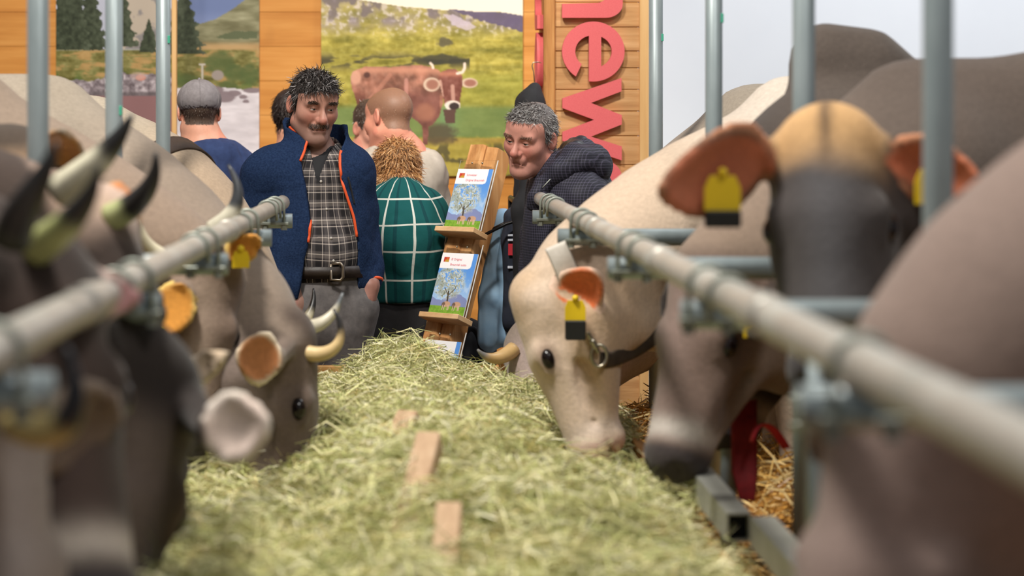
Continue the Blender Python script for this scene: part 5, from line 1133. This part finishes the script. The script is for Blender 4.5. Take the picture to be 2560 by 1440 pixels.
CP = Field(); CP.add(local(c3, HA3, ell((0, .012, .050), (.090, .110, .084)))); CP.sub(local(c3, HA3, ell((0, .012, .036), (.078, .098, .086))), .003); CP.sub(slab(HA3[2]+HA3[1]*.12, float(unit(HA3[2]+HA3[1]*.12)@(c3+HA3[2]*.008))), .003)
M_cap = mat_noise('grey_cap_cloth', (112, 106, 108), (132, 126, 128), 60, .85); V, Q = field_mesh(CP, .005); cap = mesh('cap', V, Q, M_cap, m3)
for sgn in (0, 1, 2):
    an = np.linspace(.15, 2.2, 14); rot = (-.9, 0, .9)[sgn]
    pp = np.array([c3+(np.array([math.sin(rot)*.1*math.sin(t), math.cos(rot)*.108*math.sin(t)+.008, .052+.08*math.cos(t)])@HA3) for t in an]); pp = project(local(c3, HA3, ell((0, .012, .050), (.0905, .1105, .0845))), pp); pp = pp[pp[:, 2] > c3[2]+.01]; V, Fs = tube(pp, .0016, 5); mesh('seam', V, Fs, M_cap, cap)
V, Fs = sphere(c3+(np.array([0, .012, .135])@HA3), .007, 8, 5); mesh('cap_button', V, Fs, M_cap, cap); V, Fs = sphere(c3+(np.array([0, -.125, .03])@HA3), (.07, .06, .006), 16, 6, HA3); mesh('peak', V, Fs, M_cap, cap)
M_navy = mat_noise('navy_sweatshirt', (24, 40, 78), (38, 56, 98), 26, .9, bs=.2); J3 = Field(); J3.add(rcone(W3(525, 450), W3(535, 680), .165, .17)); J3.add(rcone(W3(450, 415), W3(590, 425), .08, .08), .07); J3.add(ell(W3(530, 378, -.06), (.11, .07, .05)), .05)
limb(J3, [W3(592, 430), W3(622, 540, .05), W3(606, 640, .12)], [.085, .075, .06]); limb(J3, [W3(445, 430), W3(420, 540, .05), W3(435, 640, .12)], [.085, .075, .06]); J3c = creased(J3, .016, (11, 11, 6), 63); V, Q = field_mesh(J3c, .01); mesh('sweatshirt', V, Q, M_navy, m3)
M_hem = mat_plain('pale_shirt_hem', (206, 208, 224), .8); HM = Field(); HM.add(rcone(W3(560, 690), W3(570, 740), .165, .165)); V, Q = field_mesh(HM, .012); mesh('shirt_hem', V, Q, M_hem, m3)
legs(m3, X3, Y3, (.05, 0, .86), np.array([-.06, .0, .48]), np.array([.14, .0, .48]), np.array([-.06, 0, .1]), np.array([.16, 0, .1]), .16, mat_noise('dark_jeans', (28, 34, 56), (44, 52, 80), 40, .85))

# ------------------------------------------------------------------ dark-haired person behind the fleece
Y4 = 8.55
def W4(u, v, dy=0): q = P(u, v, Y4); return np.array([q[0], Y4+dy, q[2]])
m4 = empty('person', W4(735, 0)*[1, 1, 0]); tag(m4, 'dark-haired person almost hidden behind the man in blue fleece', 'person')
c4 = W4(734, 292); HA4 = head_axes(150, 5, 0); Hd4 = head_field(c4, HA4, 1.0, False); B4 = Field(); B4.add(Hd4, .01); B4.add(rcone(c4+(np.array([0, .02, -.07])@HA4), W4(740, 385), .058, .07), .03); B4.add(rcone(W4(742, 420), W4(745, 620), .12, .13), .05)
V, Q = field_mesh(B4, .006, .02, (c4-.14, c4+.14), .018); col, hm, L = skin_cols(V, c4, HA4, 1.0, (206, 150, 126), (40, 30, 28)); mesh('body', V, Q, M_skin, m4, cols=col)
iv = np.flatnonzero(hm); strands('hair', m4, V[iv], grad(Hd4, V[iv]), np.tile([0, 0, -1.], (len(iv), 1)), 3000, .03, .0024, [(34, 26, 24), (54, 42, 38)], None, .3, .35, .1)
J4 = Field(); J4.add(rcone(W4(742, 450), W4(745, 660), .16, .17)); J4.add(rcone(W4(685, 430), W4(800, 430), .075, .075), .07); J4.add(rcone(W4(742, 400), W4(742, 430), .075, .1), .04); V, Q = field_mesh(creased(J4, .012, (10, 10, 6), 73), .012); mesh('shirt', V, Q, mat_noise('wine_shirt', (84, 40, 50), (104, 54, 62), 20, .85), m4)
legs(m4, W4(745, 0)[0], Y4, (0, 0, .85), np.array([-.1, .0, .48]), np.array([.1, .0, .48]), np.array([-.1, 0, .1]), np.array([.1, 0, .1]), .16, M_blk)

# ------------------------------------------------------------------ cropped-hair man in beige shirt and his partner
Y5 = 8.35
def W5(u, v, dy=0): q = P(u, v, Y5); return np.array([q[0], Y5+dy, q[2]])
X5 = W5(1010, 0)[0]; m5 = empty('person', (X5, Y5, 0)); tag(m5, 'balding man with cropped hair in beige shirt seen from behind', 'person')
c5 = W5(972, 298); HA5 = head_axes(226, 12, 8); s5 = 1.06; Hd5 = head_field(c5, HA5, s5, False); B5 = Field(); B5.add(Hd5, .01); B5.add(rcone(c5+s5*(np.array([0, .03, -.06])@HA5), W5(1000, 375, 0), .064, .078), .03); B5.add(rcone(W5(1005, 410), W5(1010, 620), .12, .14), .05)
limb(B5, [W5(955, 415, -.02), W5(905, 440, .06), W5(905, 490, .12)], [.055, .045, .034]); limb(B5, [W5(1060, 420), W5(1085, 540, .08), W5(1040, 590, .2)], [.055, .045, .034])
V, Q = field_mesh(B5, .0045, .02, (c5-.15, c5+.15), .016); col, hm, L = skin_cols(V, c5, HA5, s5, (214, 146, 122), (122, 92, 72), hl=(.09, .085, .07, .045, .01, .012, .022, -.03, -.06, -.065), bald=.1); mesh('body', V, Q, M_skin, m5, cols=col)
iv = np.flatnonzero(hm); strands('hair', m5, V[iv], grad(Hd5, V[iv]), np.tile([0, 0, -1.], (len(iv), 1)), 2600, .005, .0013, [(140, 108, 88), (170, 136, 112), (120, 92, 74)], None, .3, .4, .1)
M_beige = mat_noise('beige_shirt_cloth', (158, 148, 136), (182, 172, 160), 12, .85, bs=.15); J5 = Field(); J5.add(rcone(W5(1012, 470), W5(1020, 640), .165, .16)); J5.add(rcone(W5(950, 415), W5(1062, 425), .078, .08), .07); J5.add(rcone(W5(1000, 385), W5(1005, 410), .082, .11), .04); J5.sub(rcone(W5(998, 340), W5(1000, 382), .07, .078), .005)
limb(J5, [W5(950, 415, -.02), W5(900, 430, .05), W5(905, 470, .12)], [.078, .064, .05]); limb(J5, [W5(1062, 430), W5(1084, 520, .05), W5(1060, 590, .16)], [.08, .07, .056]); V, Q = field_mesh(creased(J5, .016, (12, 12, 7), 83), .009); mesh('shirt', V, Q, M_beige, m5)
legs(m5, X5, Y5, (.01, 0, .86), np.array([-.1, .0, .48]), np.array([.1, .0, .48]), np.array([-.1, 0, .1]), np.array([.1, 0, .1]), .16, M_blk)
V, Fs = cbox(W5(906, 420, -.12), (.03, .02, .035), head_axes(20, 0, 25), .006); o = mesh('red_folder', V, Fs, mat_plain('wine_red_cover', (150, 20, 46), .6), smooth=False); tag(o, 'small wine-red folder held between fleece jacket and beige shirt', 'folder')
Y6 = 8.8
def W6(u, v, dy=0): q = P(u, v, Y6); return np.array([q[0], Y6+dy, q[2]])
m6 = empty('person', W6(925, 0)*[1, 1, 0]); tag(m6, 'person with short dark hair and grey shirt facing the balding man', 'person')
c6 = W6(932, 318); HA6 = head_axes(38, 18, 6); Hd6 = head_field(c6, HA6, 1.0, True); B6 = Field(); B6.add(Hd6, .01); B6.add(rcone(c6+(np.array([0, .03, -.07])@HA6), W6(915, 400, .03), .056, .066), .03); B6.add(rcone(W6(912, 420, .03), W6(910, 640, .03), .11, .12), .05)
V, Q = field_mesh(B6, .004, .02, (c6-.14, c6+.14), .018); col, hm, L = skin_cols(V, c6, HA6, 1.0, (212, 158, 138), (72, 58, 50)); mesh('body', V, Q, M_skin, m6, cols=col); eyes(c6, HA6, 1.0, m6, (0, -.3))
iv = np.flatnonzero(hm); strands('hair', m6, V[iv], grad(Hd6, V[iv]), np.tile([.2, -.4, -.6], (len(iv), 1)), 2200, .016, .0022, [(60, 50, 44), (96, 84, 76), (150, 142, 136)], None, .3, .3, .1)
J6 = Field(); J6.add(rcone(W6(905, 450, .03), W6(910, 640, .03), .155, .15)); J6.add(rcone(W6(850, 425, .03), W6(965, 425, .03), .072, .072), .07); J6.add(rcone(W6(908, 385, .04), W6(908, 410, .03), .072, .1), .03); J6.sub(rcone(W6(925, 340, .0), W6(915, 392, .02), .06, .064), .005); V, Q = field_mesh(creased(J6, .01, (10, 10, 6), 93), .01); mesh('shirt', V, Q, mat_noise('pale_grey_shirt', (176, 178, 184), (196, 198, 204), 14, .85), m6)
legs(m6, W6(910, 0)[0], Y6+.03, (0, 0, .85), np.array([-.1, .0, .48]), np.array([.1, .0, .48]), np.array([-.1, 0, .1]), np.array([.1, 0, .1]), .15, M_blk)

# ------------------------------------------------------------------ woman in teal plaid bending away
Y7 = 7.75
def W7(u, v, dy=0): q = P(u, v, Y7); return np.array([q[0], Y7+dy, q[2]])
X7 = W7(1005, 0)[0]; m7 = empty('person', (X7, Y7, 0)); tag(m7, 'woman with curly reddish-blond hair in teal plaid shirt bending away', 'person')
c7 = W7(992, 428, .12); HA7 = head_axes(190, 30, 0); s7 = .98; Hd7 = head_field(c7, HA7, s7, False); B7 = Field(); B7.add(Hd7, .01); B7.add(rcone(c7+s7*(np.array([0, .03, -.06])@HA7), W7(1000, 490, .06), .055, .07), .03); B7.add(rcone(W7(1005, 520, .03), W7(1010, 650, -.02), .11, .13), .05)
limb(B7, [W7(935, 540, .05), W7(925, 640, .12), W7(950, 700, .25)], [.05, .042, .034]); limb(B7, [W7(1085, 540, .05), W7(1105, 640, .12), W7(1060, 700, .25)], [.05, .042, .034])
V, Q = field_mesh(B7, .005, .02, (c7-.14, c7+.14), .016); col, hm, L = skin_cols(V, c7, HA7, s7, (208, 148, 126), (150, 104, 66)); mesh('body', V, Q, M_skin, m7, cols=col)
iv = np.flatnonzero(hm | ((L[:, 2] > -.07) & (L[:, 1] > .0) & (np.abs(L[:, 0]) < .078))); nr = grad(Hd7, V[iv]); tang = np.column_stack([L[iv, 0]*8, np.full(len(iv), .2), np.full(len(iv), -.6)])@HA7
strands('hair', m7, V[iv], nr, tang, 7500, .042, .0026, [(176, 124, 76), (204, 152, 98), (224, 180, 130), (136, 96, 62), (120, 92, 72)], [.3, .28, .16, .16, .1], .5, .16, .45)
M_teal = mat_plaid('teal_plaid', (.098, .098), [(0, (18, 78, 78)), (.30, (12, 60, 64)), (.42, (18, 78, 78)), (.925, (196, 198, 190))], [(0, (8, 44, 48)), (.5, (8, 44, 48)), (.6, (8, 44, 48)), (.93, (196, 198, 190))], 'LIGHTEN', 1.0, .9, off=(.035, .05))
J7 = Field(); J7.add(local((X7, Y7, 0), np.eye(3), rcone((.01, -.01, .95), (.005, -.03, 1.16), .165, .175), (1, .9, 1))); J7.add(rcone(W7(1005, 600, -.03), W7(1004, 520, .02), .15, .12), .06); J7.add(rcone(W7(945, 535, .03), W7(1068, 530, .03), .075, .075), .06); J7.add(rcone(W7(1000, 505, .04), W7(998, 482, .07), .085, .066), .04)
limb(J7, [W7(948, 540, .03), W7(930, 620, .09), W7(945, 690, .2)], [.08, .072, .056], .05); limb(J7, [W7(1068, 540, .03), W7(1100, 620, .09), W7(1070, 690, .2)], [.08, .074, .056], .05); J7.sub(prism([(W7(u, v)[0], W7(u, v)[2]) for u, v in ((800, 752), (1200, 752), (1200, 950), (800, 950))], 0, 20), .01)
V, Q = field_mesh(creased(J7, .014, (8, 8, 6), 103), .009); q = V-[X7, Y7, 0]; st = np.column_stack([np.arctan2(q[:, 0], -q[:, 1]+.03)*.165, q[:, 2]-.35*q[:, 0]**2*(q[:, 2] > 1.1)])+.03*np.column_stack([fbm(V*5, 2, 5), fbm(V*5, 2, 6)]); mesh('shirt', V, Q, M_teal, m7, st=st)
legs(m7, X7, Y7, (.0, -.01, .80), np.array([-.1, .0, .45]), np.array([.1, .0, .45]), np.array([-.1, 0, .1]), np.array([.1, 0, .1]), .165, M_blk)
# ================================================================== brochure stand
ST_Y = 7.72; up = unit((.24, .28, .93)); wv = unit((.76, -.65, 0)); wv = unit(wv-up*(wv@up)); nv = np.cross(up, wv)
if nv[1] > 0: nv = -nv
def SPt(u, v, Y=ST_Y): return P(u, v, Y)
bt_ = SPt(1210, 372); stand = empty('brochure_stand', (bt_-up*(bt_[2]/up[2]))); tag(stand, 'leaning timber post with pine ledges and acrylic brochure holders', 'stand')
hl_ = bt_[2]/up[2]/2; cen = bt_-up*hl_
def wobble_beam(c, hx, hy, hz, seed):
    n = 26; V = []; Fs = []
    for i in range(n):
        t = -1+2*i/(n-1); w = np.array([vnoise(np.array([[i*.45, j*3.3, seed]]), 5)[0]-.5 for j in range(8)])*.010
        for j, (a, b) in enumerate(((-1, -1), (-.75, -1), (.75, -1), (1, -.75), (1, 1), (.75, 1), (-.75, 1), (-1, .75))): V.append(c+wv*(a*hx+w[j])+nv*(-b*hy+w[(j+3) % 8])+up*t*hz)
    for i in range(n-1):
        for j in range(8): k = (j+1) % 8; Fs.append([i*8+j, i*8+k, (i+1)*8+k, (i+1)*8+j])
    Fs += [list(range(8))[::-1], [(n-1)*8+j for j in range(8)]]; return np.array(V), Fs
for c_, hx, sd in ((cen+wv*.002, .036, 1), (cen+wv*.064-nv*.012-up*.006, .025, 7)):
    V, Fs = wobble_beam(c_, hx, .045, hl_, sd); mesh('timber', V, Fs, M_beam, stand, smooth=False)
def M_paint_brochure(S, T):
    """S 0..1 across, T 0..1 down"""
    q = np.column_stack([S*10, T*14]); n1 = fbm(q, 4, 61); n2 = fbm(q*3.2, 3, 66)
    c = np.zeros((len(S), 3))+np.array([92, 150, 226]); c = mixc(c, sstep(T, .25, .75), [176, 206, 240], .8); c = mixc(c, sstep(n1, .5, .7)*sstep(T, .3, .5), [226, 236, 246], .4)
    c = mixc(c, (T > .70+.06*np.sin(S*7)+.05*(n1-.5))*1.0, [126, 132, 178], .85); c = mixc(c, (T > .845+.01*(n1-.5))*1.0, [128, 168, 58], 1); c = mixc(c, (T > .845)*sstep(n2, .45, .6), [96, 140, 40], .6)
    tr = elm(S+.12*(n2-.5), T+.08*(n1-.5), (.40, .47), (.42, .27), .35); c = mixc(c, tr*sstep(n2, .36, .5), [210, 214, 206], .95); c = mixc(c, tr*sstep(n1, .52, .62), [150, 158, 148], .7); c = mixc(c, tr*sstep(n2, .62, .7), [104, 112, 92], .8)
    c = mixc(c, line_m(S, T, [(.43, .62), (.46, .8)], .022), [76, 66, 52]); c = mixc(c, line_m(S, T, [(.30, .56), (.44, .68), (.60, .56)], .012), [96, 88, 72], .8)
    for cx in (.45, .74):
        c = mixc(c, elm(S, T, (cx, .815), (.115, .045), .2), [196, 156, 128]); c = mixc(c, elm(S, T, (cx-.08, .825), (.05, .04), .3), [104, 84, 72], .9)
        for dx in (-.09, -.04, .05, .08): c = mixc(c, line_m(S, T, [(cx+dx, .84), (cx+dx, .90)], .012), [206, 176, 156])
    hd = (T < .245) & ~((S > .88) | ((S > .80) & (T > .20) & (((S-.80)/.08)**2+((T-.20)/.045)**2 > 1))); c = mixc(c, hd*1.0, [246, 244, 246])
    c = mixc(c, ((S > .08) & (S < .23) & (T > .07) & (T < .145))*1.0, [196, 60, 48]); c = mixc(c, ((S > .12) & (S < .23) & (T > .11) & (T < .145))*1.0, [196, 176, 60], .8); c = mixc(c, ((S > .15) & (S < .21) & (T > .075) & (T < .11))*1.0, [214, 120, 52], .8)
    c = mixc(c, ((S > .12) & (S < .85) & (T > .965))*(n2 > .42), [236, 236, 224], .9); return c
M_acr, N_, L_, b_ = new_mat('clear_acrylic'); b_.inputs['Base Color'].default_value = (.96, .98, .98, 1); b_.inputs['Roughness'].default_value = .04; b_.inputs['Transmission Weight'].default_value = 1.0; b_.inputs['IOR'].default_value = 1.1
M_edge = mat_plain('acrylic_edge', (226, 226, 222), .25); M_pink = mat_plain('pink_lettering', (232, 136, 146), .6); M_pap = mat_attr('brochure_print', .4, 300, .02, 0, spec=.4)
pw, ph = .170, .245
txt = (('Schweizer', 'Original Braunvieh'), ('El Original', 'Braunvieh suizo'), ('Original', 'Braunvieh'))
def on_plane(u, v):
    r0 = P(u, v, 1.0)-np.array([0, 0, CZ]); p0 = cen+nv*.085; t = ((p0-np.array([0, 0, CZ]))@nv)/(r0@nv); return np.array([0, 0, CZ])+r0*t
for k, (u, v) in enumerate(((1147, 572), (1108, 787), (1064, 1010))):
    b0 = on_plane(u, v)                                          # middle of the ledge, front side
    Vs, Fs = cbox(b0-nv*.018-up*.010, (.094, .046, .010), np.array([wv, nv, up]), .002); sh = mesh('ledge', Vs, Fs, M_pine, stand, smooth=False)
    Vs, Fs = cbox(b0-nv*.020+up*.142, (.090, .0012, .142), np.array([wv, nv, up]), .0004); ac = mesh('holder_back', Vs, Fs, M_acr, stand, smooth=False)
    Vs, Fs = cbox(b0-nv*.020+up*.142+wv*.0915, (.0014, .0018, .142), np.array([wv, nv, up]), .0004); mesh('holder_edge', Vs, Fs, M_edge, ac, smooth=False)
    for dx in (-.03, .02):
        Vs, Fs = sphere(b0-nv*.018+up*.272+wv*dx, .004, 8, 5); mesh('screw', Vs, Fs, M_steel, ac)
    S, T = np.meshgrid(np.linspace(0, 1, 100), np.linspace(0, 1, 140)); S = S.ravel(); T = T.ravel(); o0 = b0-nv*.012-wv*pw/2+up*ph
    Vg = o0+S[:, None]*wv*pw-T[:, None]*up*ph; i = np.arange(14000).reshape(140, 100); Qg = np.stack([i[:-1, :-1], i[1:, :-1], i[1:, 1:], i[:-1, 1:]], -1).reshape(-1, 4).tolist(); cg = lin(np.clip(M_paint_brochure(S, T), 0, 255))
    cr_ = [Vg[0], Vg[99], Vg[-1], Vg[-100]]; ex = np.array([p_-nv*t for t in (0, .005) for p_ in cr_]); n0 = len(Vg)
    for a in range(4): b = (a+1) % 4; Qg.append([n0+a, n0+b, n0+4+b, n0+4+a])
    Qg.append([n0+4, n0+5, n0+6, n0+7])
    br = mesh('brochure', np.concatenate([Vg, ex]), Qg, M_pap, None, smooth=False, cols=np.concatenate([cg, np.full((8, 3), .85)]))
    tag(br, ('brochure of a blossoming tree and cows in the topmost holder of the timber stand', 'brochure of a blossoming tree and cows in the middle holder of the timber stand', 'brochure half hidden by the hay heap in the lowest holder of the stand')[k], 'brochure', 'brochures on the timber stand')
    for j, tx in enumerate(txt[k]):
        Vt, Ft = text_mesh(tx, 0.0122, lambda q_: o0+wv*(pw*.29+q_[0])-up*(ph*(.115+.085*j)-q_[1])+nv*(.0008+q_[2]), .0004); mesh('lettering', Vt, Ft, M_pink, br, smooth=False)

# ================================================================== clothes rail
GY = 7.62
def G(u, v, dy=0): q = P(u, v, GY); return np.array([q[0], GY+dy, q[2]])
M_rack = mat_plain('black_rack_steel', (24, 24, 26), .4, .6)
rk = empty('clothes_rack', G(1290, 0)*[1, 1, 0]+[0, .3, 0]); tag(rk, 'black clothes rack mostly hidden behind the man in the checked jacket', 'rack'); zr = G(0, 508)[2]; xr_ = G(1296, 0)[0]
V, Fs = tube([(xr_, GY-.12, zr), (xr_, GY+.3, zr), (xr_, GY+.62, zr)], .012, 10); mesh('bar', V, Fs, M_rack, rk)
for y in (GY-.1, GY+.6):
    V, Fs = tube([(xr_, y, .03), (xr_, y, .8), (xr_, y, zr)], .012, 10); mesh('upright', V, Fs, M_rack, rk); V, Fs = tube([(xr_-.2, y, .015), (xr_, y, .02), (xr_+.2, y, .015)], .013, 8); mesh('foot', V, Fs, M_rack, rk)
def garment(lab, pts, mat, dy, thick, sleeve, hem, seed, cat='jacket', extra=None):
    g = empty('hanging_garment', G(*pts[0], dy)*[1, 1, 0]+[0, 0, hem]); tag(g, lab, cat, 'clothes on the rack'); f = Field()
    for a, b, r1, r2 in sleeve: f.add(rcone(G(*a, dy), G(*b, dy), r1, r2), .03)
    fs = local((0, GY+dy, 0), np.eye(3), Field(), (1, 1, 1)) if False else f
    V, Q = field_mesh(creased(fs, .012, (14, 14, 5), seed), .008); m_ = mesh('cloth', V, Q, mat, g)
    hk = np.array([xr_, GY+dy, zr]); V, Fs = tube([hk+[0, 0, .016], hk+[.012, 0, .01], hk+[.014, 0, -.01], hk+[0, 0, -.035], hk+[0, 0, -.06]], .0022, 6); hg = mesh('hanger_hook', V, Fs, M_steel, g)
    V, Fs = tube(np.array([hk+[-.14, 0, -.12], hk+[-.05, 0, -.075], hk+[0, 0, -.06], hk+[.05, 0, -.075], hk+[.14, 0, -.12]]), .006, 8); mesh('hanger', V, Fs, M_rack, g)
    if extra: extra(g, f)
    return g
M_lblue = mat_noise('light_blue_cloth', (140, 182, 220), (168, 204, 234), 14, .8, bs=.2); M_dnavy = mat_noise('dark_navy_cloth', (24, 28, 40), (36, 42, 58), 14, .85); M_cblk = mat_noise('black_cloth', (22, 22, 26), (34, 34, 38), 14, .85)
garment('light blue work jacket hanging beside the timber stand', [(1235, 560)], M_lblue, .10, .05, [((1258, 560), (1246, 620), .05, .05), ((1246, 620), (1232, 740), .05, .05), ((1232, 740), (1226, 860), .048, .044), ((1262, 570), (1272, 840), .06, .06)], .72, 111)
def emb(g, f):
    for (u, v, hw, hh, c) in ((1280, 588, .016, .004, (214, 220, 232)), (1280, 600, .016, .004, (214, 220, 232)), (1279, 624, .013, .022, (206, 44, 58)), (1277, 668, .012, .005, (206, 212, 226))):
        q = on_front(f, [(u, v)], GY, -.003, -.5)[0]; V, Fs = cbox(q, (hw, .004, hh), None, .001); mesh('emblem', V, Fs, mat_plain('emblem', c, .7), g, smooth=False)
garment('dark navy sweater with small red emblem on the clothes rack', [(1290, 560)], M_dnavy, .0, .05, [((1288, 545), (1292, 600), .045, .056), ((1292, 600), (1292, 800), .056, .058)], .72, 121, 'sweater', emb)
garment('long black coat on the rack just left of the checked jacket', [(1320, 540)], M_cblk, -.09, .05, [((1318, 450), (1316, 520), .04, .06), ((1316, 520), (1322, 780), .06, .06)], .72, 131, 'coat')
# black jacket hanging from a wire hook on the sign post
CJ = Field(); limb(CJ, [P(1337, 222, 8.2), P(1326, 258, 8.2), P(1326, 420, 8.2), P(1328, 560, 8.2)], [.026, .058, .068, .07], .03); limb(CJ, [P(1340, 228, 8.2), P(1352, 300, 8.24)], [.02, .03], .02)
V, Q = field_mesh(creased(CJ, .01, (12, 12, 6), 151), .01); o = mesh('black_jacket', V, Q, M_cblk); tag(o, 'black jacket hanging on a wire hook at the sign tower', 'jacket')
V, Fs = tube(np.array([P(1336, 205, 8.2), P(1334, 180, 8.2), P(1330, 165, 8.2), P(1333, 156, 8.2), P(1345, 155, 8.2), P(1352, 157, 8.28)]), .0022, 6); mesh('wire_hook', V, Fs, M_steel, o)
# dark bag on the floor behind the stand
BG = Field(); BG.add(ell(P(1175, 900, 7.9), (.12, .1, .17))); BG.add(ell(P(1150, 960, 7.85), (.13, .1, .12)), .05); zb = BG.bounds(0)[0][2]
V, Q = field_mesh(creased(BG, .02, (9, 9, 7), 141), .012); V[:, 2] -= 0; 
V[:, 2] = np.where(V[:, 2] < P(0, 960, 7.85)[2], V[:, 2]-(P(0, 960, 7.85)[2]-V[:, 2])*4.2, V[:, 2]); V[:, 2] = np.maximum(V[:, 2], .0); o = mesh('dark_bag', V, Q, M_cblk); tag(o, 'dark soft bag standing behind the timber stand', 'bag')
V, Fs = tube(bez(P(1150, 880, 7.8), P(1160, 800, 7.8), P(1200, 800, 7.8), P(1205, 890, 7.8), 14), .012, 8, flat=.4); mesh('strap', V, Fs, M_cblk, o)
